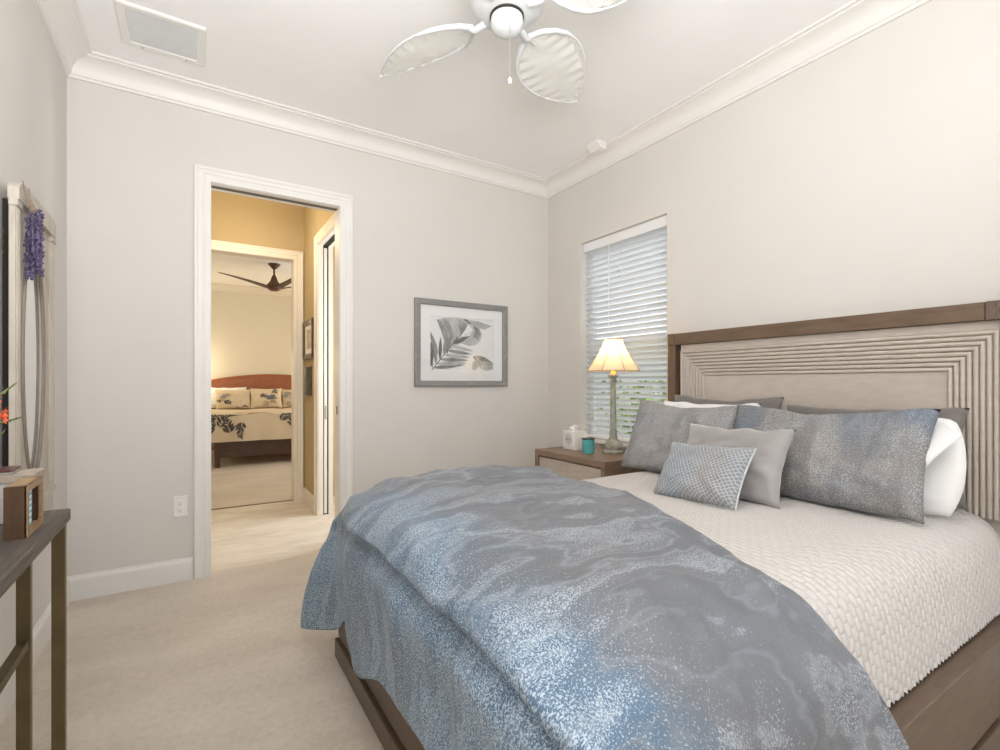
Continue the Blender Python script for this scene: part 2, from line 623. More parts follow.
def crown(name, kind, z=ZC, xl=XL, xr=XR, yb=YB, yf=YF, m=None):
    vv, ff = [], []
    for d, dz in CROWN:
        if kind == 'back':
            vv += [(xl + d, yb - d, z - dz), (xr - d, yb - d, z - dz)]
        elif kind == 'left':
            vv += [(xl + d, yf, z - dz), (xl + d, yb - d, z - dz)]
        else:
            vv += [(xr - d, yf, z - dz), (xr - d, yb - d, z - dz)]
    for i in range(len(CROWN) - 1):
        ff.append((2 * i, 2 * i + 1, 2 * i + 3, 2 * i + 2))
    return struct(MB().add(vv, ff).build(name, m or M['trim'], smooth=35))


crown('trim_1', 'back')
crown('trim_2', 'left')
crown('trim_3', 'right')

# baseboards: (distance from wall, height)
BASE = [(0.016, 0.0), (0.016, 0.108), (0.013, 0.118), (0.008, 0.124), (0.006, 0.134), (0.0, 0.134)]


def baseboard(name, p0, p1, nrm, m=None, mitre=(0, 0)):
    p0, p1, nrm = Vector(p0), Vector(p1), Vector(nrm)
    t = (p1 - p0).normalized()
    vv, ff = [], []
    for d, z in BASE:
        a = p0 + nrm * d + t * (d * mitre[0])
        b = p1 + nrm * d - t * (d * mitre[1])
        vv += [(a.x, a.y, z), (b.x, b.y, z)]
    for i in range(len(BASE) - 1):
        ff.append((2 * i, 2 * i + 1, 2 * i + 3, 2 * i + 2))
    n = len(BASE)
    ff += [tuple(range(0, 2 * n, 2)), tuple(range(1, 2 * n, 2))]
    return struct(MB().add(vv, ff).build(name, m or M['trim']))


baseboard('baseboard_back_left', (XL, YB), (DX0 - 0.088, YB), (0, -1), mitre=(1, 0))
baseboard('baseboard_back_right', (DX1 + 0.088, YB), (XR, YB), (0, -1), mitre=(0, 1))
baseboard('baseboard_left', (XL, YF), (XL, YB), (1, 0), mitre=(0, 1))
baseboard('baseboard_right', (XR, YF), (XR, YB), (-1, 0), mitre=(0, 1))

# doorway casing and jambs
CASE = [(0.0, 0.0), (0.0, 0.012), (0.004, 0.016), (0.030, 0.018), (0.034, 0.014), (0.040, 0.014), (0.046, 0.019), (0.066, 0.020), (0.070, 0.025), (0.084, 0.026), (0.088, 0.022), (0.088, 0.0)]


def doorway(name, x0, x1, zt, y, thick, mcase, label, back=True):
    e = sempty(name, ((x0 + x1) / 2, y, 0), label)
    c = MB().frame(x0 + 0.004, x1 - 0.004, 0, zt - 0.004, CASE, lambda a, z, h: (a, y - h, z), closed=False)
    if back:
        c.frame(x0 + 0.004, x1 - 0.004, 0, zt - 0.004, CASE, lambda a, z, h: (a, y + thick + h, z), closed=False)
    c.build('casing', mcase, e, smooth=30)
    j = MB().box(x0 - 0.015, x0 + 0.006, y - 0.001, y + thick + 0.001, 0, zt).box(x1 - 0.006, x1 + 0.015, y - 0.001, y + thick + 0.001, 0, zt)
    j.box(x0 - 0.015, x1 + 0.015, y - 0.001, y + thick + 0.001, zt - 0.006, zt + 0.015)
    j.build('jamb', mcase, e)
    return e


d1 = doorway('door_1', DX0, DX1, DZ, YB, WT, M['trim'], 'white cased doorway from the bedroom to the hall')
# pocket slot with dark gap in the head and right jamb, and a strike plate
MB().box(DX0 + 0.006, DX1 - 0.006, YB + 0.040, YB + 0.082, DZ - 0.0075, DZ - 0.006).build('track_slot', M['slot'], d1)
MB().box(DX1 - 0.0085, DX1 - 0.006, YB + 0.045, YB + 0.072, 0.96, 1.02, 0.001).build('strike_plate', M['brass'], d1)

# ------------------------------------------------------------------ hall and far bedroom
HX0, HX1, HY = -0.55, 0.968, 5.25
HZ = 3.25
FX0, FX1, FYB = -1.4, 2.75, 10.12
D2X0, D2X1 = -0.02, 0.875
struct(MB().box(HX0 - 0.12, 2.5, YB + 0.06, HY + 0.06, -0.1, 0.0).build('floor_hall', M['tile']), 'pale floor of the hall beyond the doorway')
struct(MB().box(FX0 - 0.12, FX1 + 0.12, HY + 0.06, FYB + 0.12, -0.1, 0.0).build('floor_far_bedroom', M['carpet']))
struct(MB().box(D2X0, D2X1, HY + 0.045, HY + 0.075, -0.02, 0.004).build('trim_4', M['brass']), 'thin dark threshold strip between hall and far bedroom')
struct(MB().box(HX0 - 0.12, 2.5, YB + WT, HY + WT, HZ, HZ + 0.1).build('ceiling_hall', M['ceil']))
struct(MB().box(HX0 - 0.12, 2.5, YB + WT - 0.01, YB + WT, ZC + 0.1, HZ).build('wall_hall_front', M['halltan']))
struct(MB().box(HX0 - 0.12, HX0, YB + WT, HY, 0, HZ).build('wall_hall_left', M['halltan']))
w = MB().box(HX0, D2X0, HY, HY + WT, 0, HZ).box(D2X1, 2.5, HY, HY + WT, 0, HZ).box(D2X0, D2X1, HY, HY + WT, DZ, HZ)
struct(w.build('wall_hall_back', M['halltan']))
PY0, PY1 = 3.76, 4.57     # pocket doorway in the right wall of the hall
w = MB().box(HX1, HX1 + WT, PY1 + 0.02, HY, 0, HZ).box(HX1, HX1 + WT, YB + WT, PY0, 0, HZ).box(HX1, HX1 + WT, PY0, PY1 + 0.02, DZ, HZ)
struct(w.build('wall_hall_right', M['halltan']))
struct(MB().box(2.38, 2.5, YB + WT, HY, 0, HZ).build('wall_bath', M['wall']))
doorway('door_2', D2X0, D2X1, DZ, HY, WT, M['hallcream'], 'cream cased doorway from the hall to the far bedroom')
baseboard('baseboard_hall_right', (HX1, PY1 + 0.09), (HX1, HY), (-1, 0), M['hallcream'])
# pocket doorway: casing on the hall side, split far jamb with the door edge standing in the slot
e = sempty('door_3', (HX1, (PY0 + PY1) / 2, 0), 'pocket doorway in the right wall of the hall')
MB().frame(PY0, PY1, 0, DZ, CASE, lambda a, z, h: (HX1 - h, a, z), closed=False).build('casing', M['hallcream'], e, smooth=30)
jm = MB().box(HX1 - 0.002, HX1 + 0.036, PY1 - 0.004, PY1 + 0.02, 0, DZ).box(HX1 + 0.084, HX1 + WT + 0.002, PY1 - 0.004, PY1 + 0.02, 0, DZ)
jm.box(HX1 - 0.002, HX1 + WT + 0.002, PY0 - 0.02, PY0 + 0.004, 0, DZ).box(HX1 - 0.002, HX1 + WT + 0.002, PY0, PY1, DZ - 0.004, DZ + 0.015)
jm.build('jamb', M['hallcream'], e)
MB().box(HX1 + 0.036, HX1 + 0.084, PY1 + 0.016, PY1 + 0.020, 0, DZ).box(HX1 + 0.036, HX1 + 0.084, PY0 + 0.004, PY1, DZ - 0.006, DZ - 0.004).build('slot', M['black'], e)
MB().box(HX1 + 0.045, HX1 + 0.071, PY1 - 0.002, PY1 + 0.015, 0.012, DZ - 0.02, 0.002).build('door_edge', M['trim'], e)
MB().box(HX1 + 0.049, HX1 + 0.067, PY1 - 0.005, PY1 - 0.001, 0.86, 0.98, 0.001).build('edge_pull', M['steel'], e)

# far bedroom shell
struct(MB().box(FX0, FX1, FYB, FYB + 0.12, 0, ZC).build('wall_far_bedroom', M['farwall']))
struct(MB().box(FX0 - 0.12, FX0, HY + WT, FYB, 0, ZC).build('wall_far_left', M['farwall']))
struct(MB().box(FX1, FX1 + 0.12, HY + WT, FYB, 0, ZC).build('wall_far_right', M['farwall']))
struct(MB().box(FX0 - 0.12, FX1 + 0.12, HY + WT, FYB + 0.12, ZC, ZC + 0.1).build('ceiling_far_bedroom', M['ceil']))
struct(MB().box(FX0, D2X0 - 0.001, HY + WT, HY + WT + 0.01, 0, ZC).box(D2X1 + 0.001, FX1, HY + WT, HY + WT + 0.01, 0, ZC).build('wall_far_front', M['farwall']))
crown('trim_5', 'back', ZC, FX0, FX1, FYB, HY, M['hallcream'])
baseboard('baseboard_far_bedroom', (FX0, FYB), (FX1, FYB), (0, -1), M['hallcream'])
baseboard('baseboard_far_front', (D2X1 + 0.09, HY + WT + 0.01), (FX1, HY + WT + 0.01), (0, 1), M['hallcream'])
# ------------------------------------------------------------------ window beside the bed
wn = sempty('window_1', (XR + 0.13, (WY0 + WY1) / 2, WZ0), 'white sash window behind the blind beside the bed')
fx = XR + 0.13
zm = 1.50
MB().frame(WY0 + 0.045, WY1 - 0.045, WZ0 + 0.045, WZ1 - 0.045, [(0, 0), (0, 0.03), (0.045, 0.03), (0.045, 0)], lambda a, z, h: (fx + 0.01 - h, a, z)).build('window_frame', M['trim'], wn)
MB().box(fx - 0.015, fx + 0.02, WY0 + 0.04, WY1 - 0.04, zm - 0.022, zm + 0.022, 0.004).build('meeting_rail', M['trim'], wn)
MB().box(fx + 0.004, fx + 0.008, WY0 + 0.04, WY1 - 0.04, WZ0 + 0.04, WZ1 - 0.04).build('pane', M['picglass'], wn)
g = G('marble_sill')
tcs = g.node('ShaderNodeTexCoord')
g.set(Base_Color=g.ramp(g.noise(tcs.outputs['Object'], 7, 5, 0.6, 1.2), [(0.35, (0.66, 0.64, 0.62)), (0.65, (0.82, 0.81, 0.79))]), Roughness=0.25)
M['marble'] = g.m
struct(MB().box(XR - 0.025, XR + 0.12, WY0 - 0.03, WY1 + 0.03, WZ0 - 0.028, WZ0, 0.005).build('trim_6', M['marble']), 'pale marble window sill')

# venetian blind
bx = XR + 0.062
bl = thing('venetian_blind', 'white slatted blind filling the window behind the bedside lamp', 'blind', (bx, (WY0 + WY1) / 2, WZ0))
MB().box(bx - 0.028, bx + 0.030, WY0 + 0.012, WY1 - 0.012, WZ1 - 0.055, WZ1 - 0.004, 0.003).build('headrail', M['blindrail'], bl)
MB().box(bx - 0.036, bx - 0.029, WY0 + 0.006, WY1 - 0.006, WZ1 - 0.075, WZ1 - 0.003, 0.003).build('valance', M['blindrail'], bl)
sl = MB()
nsl = 35
zb0, zb1 = WZ0 + 0.055, WZ1 - 0.085
TILT = radians(-33)
for k in range(nsl):
    zc = zb0 + (zb1 - zb0) * k / (nsl - 1)
    n = 7
    top, bot = [], []
    for i in range(n):
        s = -0.025 + 0.05 * i / (n - 1)
        cr = 0.0022 * (1 - (s / 0.025) ** 2)
        X = bx + s * cos(TILT) - cr * sin(TILT)
        Z = zc + s * sin(TILT) + cr * cos(TILT)
        top.append((X, Z))
        bot.append((X, Z - 0.0022))
    pl = top + bot[::-1]
    sl.prism(pl, lambda a, b, h: (a, h, b), WY0 + 0.014, WY1 - 0.014)
sl.build('slats', M['blind'], bl, smooth=40)
MB().box(bx - 0.026, bx + 0.026, WY0 + 0.014, WY1 - 0.014, WZ0 + 0.008, WZ0 + 0.028, 0.004).build('bottom_rail', M['blindrail'], bl)
for yy in (WY0 + 0.12, (WY0 + WY1) / 2 + 0.02, WY1 - 0.12):
    MB().tube([(bx - 0.027, yy, WZ0 + 0.02), (bx - 0.027, yy, WZ1 - 0.06)], 0.0009, 5).tube([(bx + 0.027, yy, WZ0 + 0.02), (bx + 0.027, yy, WZ1 - 0.06)], 0.0009, 5).build('ladder_cord', M['blindrail'], bl)
wd = MB().tube([(bx - 0.034, 2.77, WZ1 - 0.08), (bx - 0.036, 2.77, 1.62)], 0.003, 6)
wd.build('tilt_wand', M['blindrail'], bl)

# outside: green hedge in front of a pale garden wall, lawn
M['leafy'] = mat('hedge_leaf', (0.16, 0.27, 0.05), 0.5, 0.4, 5, color2=(0.40, 0.52, 0.14))
M['stem'] = mat('hedge_stem', (0.10, 0.07, 0.04), 0.8, 0.2, 10)
rnd = random.Random(5)
hd = thing('garden_hedge', 'green leafy hedge growing outside the window', 'hedge', (4.6, 2.6, -0.1))
lf = MB()
for k in range(2600):
    y = rnd.uniform(1.3, 4.4)
    ht = 1.20 + 0.14 * noise.noise(Vector((y * 1.7, 0, 3)))
    z = rnd.uniform(0.1, ht)
    x = 4.6 + rnd.uniform(-0.38, 0.3)
    L = rnd.uniform(0.05, 0.10)
    d = Vector((rnd.uniform(-1, 0.3), rnd.uniform(-1, 1), rnd.uniform(-0.2, 1))).normalized()
    s = d.cross(Vector((rnd.uniform(-1, 1), rnd.uniform(-1, 1), rnd.uniform(-1, 1)))).normalized() * L * 0.28
    p = Vector((x, y, z))
    up = d.cross(s).normalized() * L * 0.06
    lf.add([p, p + d * L * 0.45 + s + up, p + d * L, p + d * L * 0.45 - s + up, p + d * L * 0.5], [(0, 1, 4), (1, 2, 4), (2, 3, 4), (3, 0, 4)])
lf.build('leaves', M['leafy'], hd, fix=False)
for k in range(9):
    y = 1.5 + 0.34 * k
    MB().tube([(4.6, y, -0.1), (4.58, y + 0.03, 0.4), (4.62, y - 0.02, 0.95)], [0.02, 0.014, 0.006], 6).build('stem', M['stem'], hd)
M['lawn'] = mat('lawn_grass', (0.13, 0.20, 0.05), 0.9, 0.3, 4, 0.4, 60)
struct(MB().box(XR + RT + 0.02, 9.5, -2, 14, -0.2, -0.1).build('lawn_outside', M['lawn']), 'lawn outside the window')
M['stucco'] = mat('pale_stucco', (0.72, 0.71, 0.69), 0.9, 0.04, 4, 0.2, 70)
struct(MB().box(8.2, 8.4, -2, 14, -0.2, 2.0).build('wall_outside', M['stucco']), 'pale garden wall beyond the hedge')

# ------------------------------------------------------------------ ceiling fan
FC = Vector((1.035, 1.59, 0))
fan = thing('ceiling_fan', 'white ceiling fan with leaf-shaped wire and fabric blades above the bed', 'ceiling fan', (FC.x, FC.y, ZC))
MB().lathe((FC.x, FC.y, ZC), [(0.075, 0), (0.075, -0.012), (0.066, -0.035), (0.040, -0.06), (0.020, -0.07), (0.018, -0.072)], 40).build('ceiling_canopy', M['fanwhite'], fan, smooth=40)
MB().lathe((FC.x, FC.y, ZC), [(0.0135, -0.06), (0.0135, -0.16)], 20).build('downrod', M['fanwhite'], fan, smooth=40)
MB().lathe((FC.x, FC.y, 2.60), [(0.03, 0.20), (0.05, 0.195), (0.12, 0.185), (0.142, 0.165), (0.148, 0.13), (0.148, 0.075), (0.142, 0.045), (0.118, 0.018), (0.085, 0.004), (0.066, 0.0), (0.03, 0.0)], 48).build('motor_housing', M['fanwhite'], fan, smooth=40)
MB().lathe((FC.x, FC.y, 2.60), [(0.1485, 0.115), (0.1495, 0.112), (0.1495, 0.098), (0.1485, 0.095)], 48).build('trim_band', M['steel'], fan, smooth=40)
MB().lathe((FC.x, FC.y, 2.60), [(0.0655, 0.004), (0.0665, 0.0), (0.0665, -0.008), (0.060, -0.010)], 40).build('collar_ring', M['metal_dark'], fan, smooth=40)
MB().lathe((FC.x, FC.y, 2.60), [(0.062, -0.006), (0.063, -0.020), (0.061, -0.036), (0.053, -0.052), (0.038, -0.064), (0.018, -0.070), (0, -0.071)], 40).build('switch_housing', M['fanwhite'], fan, smooth=50)
pc = Vector((FC.x - 0.016, FC.y - 0.045, 0))
ch = MB().tube([(pc.x, pc.y, 2.552), (pc.x, pc.y, 2.335)], 0.0012, 6)
for k in range(43):
    ch.sphere((pc.x, pc.y, 2.548 - 0.005 * k), 0.0019, seg=6, rings=4)
ch.build('pull_chain', M['steel'], fan, smooth=60)
MB().lathe((pc.x, pc.y, 2.313), [(0.002, 0.024), (0.006, 0.020), (0.0085, 0.010), (0.007, 0.002), (0.003, -0.002)], 14).build('chain_pull', M['fanwhite'], fan, smooth=50)
fab = G('sheer_white_fabric')
tcs = fab.node('ShaderNodeTexCoord')
fab.set(Base_Color=(0.74, 0.735, 0.705), Roughness=0.9)
fab.bump(fab.noise(fab.mapping(tcs.outputs['UV'], scale=(3, 40, 1)), 3.0, 3), 0.5, 0.01)
trn = fab.node('ShaderNodeBsdfTranslucent')
trn.inputs[0].default_value = (0.86, 0.85, 0.80, 1)
mx = fab.node('ShaderNodeMixShader')
mx.inputs[0].default_value = 0.4
out = fab.nt.nodes['Material Output']
fab.link(fab.b.outputs[0], mx.inputs[1])
fab.link(trn.outputs[0], mx.inputs[2])
fab.link(mx.outputs[0], out.inputs[0])
M['sheer'] = fab.m


def leaf_w(t):
    return 0.146 * (sin(pi * t ** 0.80)) ** 0.72 if 0 < t < 1 else 0.0


def blade(ang):
    A = Vector((cos(ang), sin(ang), 0))
    B = Vector((-sin(ang), cos(ang), 0))
    pitch = radians(-19)
    R0, R1 = 0.17, 0.668
    zz = 2.640

    def P(t, s, lift=0.0):
        r = R0 + (R1 - R0) * t
        droop = -0.03 * t * t - 0.012
        q = FC + A * r + B * (s * cos(pitch))
        q.z = zz + s * sin(pitch) + droop + lift
        return q
    # arm first: the iron that carries the blade
    arm = MB().tube([FC + A * 0.10 + Vector((0, 0, 2.612)), FC + A * 0.15 + Vector((0, 0, 2.602)), P(0.02, 0.0, -0.004), P(0.12, 0.0, -0.004)], [0.016, 0.013, 0.011, 0.006], 10)
    for s in (-1, 1):
        arm.tube([P(0.0, 0.0, -0.004), P(0.05, s * 0.05, -0.003), P(0.14, s * leaf_w(0.14) * 0.97, -0.003), P(0.24, s * leaf_w(0.24), -0.003), P(0.34, s * leaf_w(0.34), -0.002)], [0.012, 0.011, 0.010, 0.009, 0.005], 8)
    ob = MB()
    n = 40
    rim = [P(i / n, leaf_w(i / n)) for i in range(n + 1)] + [P(i / n, -leaf_w(i / n)) for i in range(n - 1, 0, -1)]
    ob.tube(rim + [rim[0]], 0.0036, 8)
    ob.tube([P(0.99, 0), P(1.03, 0)], 0.004, 8)
    for i in range(3, 30):
        t = 0.12 + 0.027 * i
        for s in (1,) if i % 2 else (-1, 1):
            ob.tube([P(t, s * leaf_w(t)), P(t + 0.012, s * leaf_w(t) * 0.90, -0.003)], 0.0012, 5)
    bo = ob.build('blade', M['fanwhite'], fan, smooth=60)
    arm.build('blade_arm', M['fanwhite'], bo, smooth=60)
    # fabric: gathered along the rim
    nu, nv = 46, 25
    ft = MB()
    uvs = []
    rr = random.Random(int(ang * 100) + 900)
    ph = rr.uniform(0, 6)

    def fp(u, v):
        t = 0.05 + 0.93 * u
        s = (v * 2 - 1)
        inset = 0.93 - 0.17 * (1 - u) * max(0, -s)
        ww = leaf_w(t) * inset * s
        lift = 0.006 * sin(u * 55 + ph + 3 * s) * abs(s) ** 2 + 0.012 * (1 - s * s) * sin(pi * u) + 0.008 * noise.noise(Vector((u * 5, v * 3, ph)))
        return P(t, ww, -lift)
    ft.grid(nu, nv, fp)
    uvs = [(i / (nu - 1), j / (nv - 1)) for i in range(nu) for j in range(nv)]
    ft.build('fabric', M['sheer'], bo, smooth=180, uv=uvs, fix=False)


for k in range(4):
    blade(radians(115.5 - 90 * k))

# ------------------------------------------------------------------ ceiling register and sensor
vx0, vx1, vy0, vy1 = -0.306, 0.068, 2.858, 3.208
vt = thing('air_return_vent', 'square white louvred air vent set in the ceiling near the doorway', 'vent', ((vx0 + vx1) / 2, (vy0 + vy1) / 2, ZC))
MB().frame(vx0 + 0.04, vx1 - 0.04, vy0 + 0.04, vy1 - 0.04, [(-0.004, 0.002), (0.0, 0.010), (0.030, 0.012), (0.038, 0.006), (0.040, 0.0)], lambda a, b, h: (a, b, ZC - h)).build('frame', M['plastic'], vt)
gr = MB()
ng = 26
for k in range(ng):
    yy = vy0 + 0.042 + (vy1 - vy0 - 0.084) * k / (ng - 1)
    gr.prism([(yy - 0.005, ZC - 0.001), (yy + 0.004, ZC - 0.009), (yy + 0.0052, ZC - 0.0085), (yy - 0.0038, ZC - 0.0005)], lambda a, b, h: (h, a, b), vx0 + 0.038, vx1 - 0.038)
gr.build('louvres', mat('grey_louvre', (0.62, 0.63, 0.63), 0.6, 0.02, 20), vt)
MB().box(vx0 + 0.036, vx1 - 0.036, vy0 + 0.036, vy1 - 0.036, ZC - 0.0015, ZC - 0.0003).build('filter_backing', mat('vent_grey', (0.42, 0.43, 0.43), 0.8, 0.05, 20), vt)
for sx in (vx0 + 0.09, vx1 - 0.09):
    MB().lathe((sx, vy1 - 0.02, ZC - 0.0115), [(0.005, 0), (0.005, -0.002), (0.003, -0.003)], 12).build('screw', M['steel'], vt, smooth=40)
sn = thing('ceiling_sensor', 'small white wedge sensor at the ceiling edge above the window', 'sensor', (2.55, 2.70, ZC))
MB().prism([(2.505, ZC), (2.505, ZC - 0.018), (2.540, ZC - 0.052), (2.595, ZC - 0.050), (2.598, ZC)], lambda a, b, h: (a, h, b), 2.64, 2.755).build('housing', M['plastic'], sn)
MB().box(2.55, 2.585, 2.67, 2.72, ZC - 0.054, ZC - 0.049, 0.002).build('lens', M['plastic'], sn)

# wall outlet
ol = thing('wall_outlet', 'white double wall outlet to the left of the doorway', 'outlet', (-0.052, YB, 0.445))
MB().box(-0.089, -0.015, YB - 0.007, YB, 0.383, 0.507, 0.004).build('cover_plate', M['plastic'], ol)
for zc in (0.424, 0.466):
    so = MB().lathe((-0.052, YB - 0.007, zc), [(0.0165, 0), (0.0165, -0.002), (0.015, -0.003)], 20, axis='y').build('socket', M['plastic'], ol, smooth=40)
    MB().box(-0.059, -0.057, YB - 0.0105, YB - 0.0095, zc - 0.001, zc + 0.008).box(-0.047, -0.045, YB - 0.0105, YB - 0.0095, zc - 0.001, zc + 0.008).lathe((-0.052, YB - 0.0105, zc - 0.008), [(0.0025, 0), (0.0025, 0.001)], 10, axis='y').build('slots', M['slot'], so)

# ------------------------------------------------------------------ framed botanical print on the back wall
px0, px1, pz0, pz1 = 1.435, 2.269, 1.157, 1.832
pic = thing('framed_print', 'grey framed grey leaf print on the wall between doorway and window', 'picture', ((px0 + px1) / 2, YB, (pz0 + pz1) / 2))
M['greyframe'] = wood('grey_frame_wood', (0.20, 0.195, 0.19), (0.30, 0.295, 0.29), (20, 20, 20), 0.45)
MB().frame(px0 + 0.045, px1 - 0.045, pz0 + 0.045, pz1 - 0.045, [(0, 0.006), (0, 0.022), (0.006, 0.027), (0.037, 0.032), (0.045, 0.028), (0.045, 0.0)], lambda a, z, h: (a, YB - 0.001 - h, z)).build('frame', M['greyframe'], pic)
M['matboard'] = mat('white_mat_board', (0.88, 0.88, 0.88), 0.8, 0.005, 5)
MB().frame(px0 + 0.13, px1 - 0.13, pz0 + 0.125, pz1 - 0.125, [(-0.003, 0.005), (0, 0.008), (0.09, 0.008)], lambda a, z, h: (a, YB - 0.001 - h, z)).build('mat_board', M['matboard'], pic)
ink = [mat('ink_paper', (0.84, 0.85, 0.85), 0.8, 0.02, 8),
       mat('ink_pale_wash', (0.50, 0.51, 0.51), 0.8, 0.22, 9),
       mat('ink_mid_wash', (0.30, 0.31, 0.31), 0.8, 0.35, 12),
       mat('ink_dark_wash', (0.13, 0.135, 0.135), 0.8, 0.4, 14)]
ax0, ax1, az0, az1 = px0 + 0.127, px1 - 0.127, pz0 + 0.122, pz1 - 0.122
aw, ah = ax1 - ax0, az1 - az0
art = MB()
art.add([(ax0, YB - 0.004, az0), (ax1, YB - 0.004, az0), (ax1, YB - 0.004, az1), (ax0, YB - 0.004, az1)], [(0, 1, 2, 3)], 0)
layer = [0.0042]


def art_poly(pts, mi):
    layer[0] += 0.00006
    q = [(ax0 + min(1, max(0, a)) * aw, YB - layer[0], az0 + min(1, max(0, b)) * ah) for a, b in pts]
    c = (sum(p[0] for p in q) / len(q), YB - layer[0], sum(p[2] for p in q) / len(q))
    art.add([c] + q, [(0, i + 1, (i + 1) % len(q) + 1) for i in range(len(q))], mi)


def art_leaf(x, y, ang, L, wd, mi):
    a = radians(ang)
    d, n_ = (cos(a), sin(a)), (-sin(a), cos(a))
    asp = aw / ah
    left, right = [], []
    for i in range(13):
        t = i / 12
        hw = wd * sin(pi * t ** 0.8) ** 0.9
        left.append((x + d[0] * L * t + n_[0] * hw, y + (d[1] * L * t + n_[1] * hw) * asp))
        right.append((x + d[0] * L * t - n_[0] * hw, y + (d[1] * L * t - n_[1] * hw) * asp))
    art_poly(left + right[::-1], mi)
    art_poly([(x, y), (x + d[0] * L * 0.5 + n_[0] * 0.004, y + (d[1] * L * 0.5 + n_[1] * 0.004) * asp), (x + d[0] * L, y + d[1] * L * asp), (x + d[0] * L * 0.5 - n_[0] * 0.004, y + (d[1] * L * 0.5 - n_[1] * 0.004) * asp)], min(3, mi + 1))


big = [(.10, .93), (.22, .97), (.38, .985), (.55, .975), (.68, .92), (.77, .82), (.805, .70), (.78, .58), (.70, .50), (.60, .475), (.47, .52), (.36, .44), (.30, .36), (.24, .52), (.20, .70)]
art_poly(big, 1)
art_poly([(.52, .975), (.75, .95), (.97, .88), (.84, .80), (.74, .84), (.66, .92)], 1)
art_poly([(.36, .60), (.46, .62), (.58, .86), (.50, .93), (.42, .80)], 2)
art_poly([(.46, .64), (.60, .66), (.66, .78), (.58, .90), (.54, .78)], 0)
art_poly([(.66, .66), (.74, .60), (.79, .70), (.74, .82), (.66, .88), (.69, .76)], 2)
art_poly([(.50, .97), (.56, .975), (.64, .90), (.60, .89)], 3)
art_poly([(.10, .93), (.18, .90), (.24, .70), (.22, .52), (.17, .72)], 2)
for (xa, ya, xb, yb) in ((.34, .48, .62, .94), (.40, .56, .76, .62), (.38, .54, .70, .80), (.36, .52, .46, .95)):
    art_poly([(xa, ya), (xa + .008, ya), (xb, yb), (xb - .006, yb)], 3)
art_leaf(0.34, 0.50, 24, 0.30, 0.028, 3)
for q in ((0.66, 0.02, 62, 0.22, 0.05, 1), (0.66, 0.27, -14, 0.34, 0.05, 2), (0.74, 0.16, -6, 0.30, 0.04, 1), (0.80, 0.06, 4, 0.22, 0.04, 1), (0.70, 0.30, -62, 0.22, 0.03, 1)):
    art_leaf(*q)
for k, (t, mi) in enumerate(((0.06, 2), (0.20, 2), (0.36, 3), (0.52, 2), (0.68, 2), (0.84, 1))):
    bx_, by_ = 0.02 + 0.36 * t, 0.02 + 0.52 * t
    art_leaf(bx_, by_, 100 - 6 * k, 0.34 - 0.015 * k, 0.026, mi)
    art_leaf(bx_, by_, 6 - 3 * k, 0.50 - 0.03 * k, 0.028, (2, 1, 2, 1, 2, 1)[k])
art_leaf(0.0, 0.05, 84, 0.42, 0.04, 3)
art_leaf(0.12, 0.30, 112, 0.36, 0.03, 2)
art_leaf(0.26, 0.30, 94, 0.42, 0.035, 2)
art_leaf(0.20, 0.96, -60, 0.30, 0.05, 2)
art_leaf(0.36, 0.92, -70, 0.26, 0.04, 1)
art_poly([(0.015, 0.0), (0.03, 0.0), (0.42, 0.62), (0.41, 0.63)], 3)
art.build('print', ink, pic, fix=False)
MB().box(px0 + 0.04, px1 - 0.04, YB - 0.014, YB - 0.012, pz0 + 0.04, pz1 - 0.04).build('glass_pane', M['picglass'], pic)

# ------------------------------------------------------------------ small pictures in the hall
M['bronzeframe'] = mat('bronze_frame', (0.14, 0.105, 0.07), 0.35, 0.2, 20, metal=0.5)
M['sepia'] = mat('sepia_sketch', (0.72, 0.66, 0.54), 0.7, color2=(0.42, 0.35, 0.26), vscale=26)
hp = thing('small_framed_sketch', 'bronze framed pale sketch hanging in the hall, the upper of two', 'picture', (HX1, 4.98, 1.60), None)
y0, y1, z0, z1 = 4.75, 5.19, 1.415, 1.79
MB().frame(y0 + 0.05, y1 - 0.05, z0 + 0.05, z1 - 0.05, [(0, 0.004), (0, 0.012), (0.02, 0.020), (0.04, 0.026), (0.05, 0.02), (0.05, 0)], lambda a, z, h: (HX1 - 0.001 - h, a, z)).build('frame', M['bronzeframe'], hp)
MB().box(HX1 - 0.008, HX1 - 0.001, y0 + 0.045, y1 - 0.045, z0 + 0.045, z1 - 0.045).build('mat_board', M['matboard'], hp)
MB().box(HX1 - 0.009, HX1 - 0.0079, y0 + 0.12, y1 - 0.12, z0 + 0.10, z1 - 0.09).build('sketch', M['sepia'], hp)
hq = thing('hall_wall_picture', 'dark bowed metal picture hanging under the framed sketch in the hall', 'picture', (HX1, 4.98, 1.20))
cv = MB()
y0, y1, z0, z1 = 4.86, 5.16, 1.075, 1.335
prof = []
for i in range(11):
    t = i / 10
    prof.append((y0 + (y1 - y0) * t, 0.010 + 0.032 * sin(pi * t)))
cv.prism([(y0, 0.0)] + prof + [(y1, 0.0)], lambda a, h, z: (HX1 - 0.001 - h, a, z), z0, z1)
cv.build('bowed_plate', mat('dark_metal_plate', (0.085, 0.07, 0.055), 0.3, 0.5, 9, metal=0.1), hq, smooth=40)
for za, zb_ in ((z0 - 0.010, z0), (z1, z1 + 0.010)):
    MB().box(HX1 - 0.018, HX1 - 0.001, y0 - 0.006, y1 + 0.006, za, zb_, 0.002).build('edge_strip', M['bronzeframe'], hq)

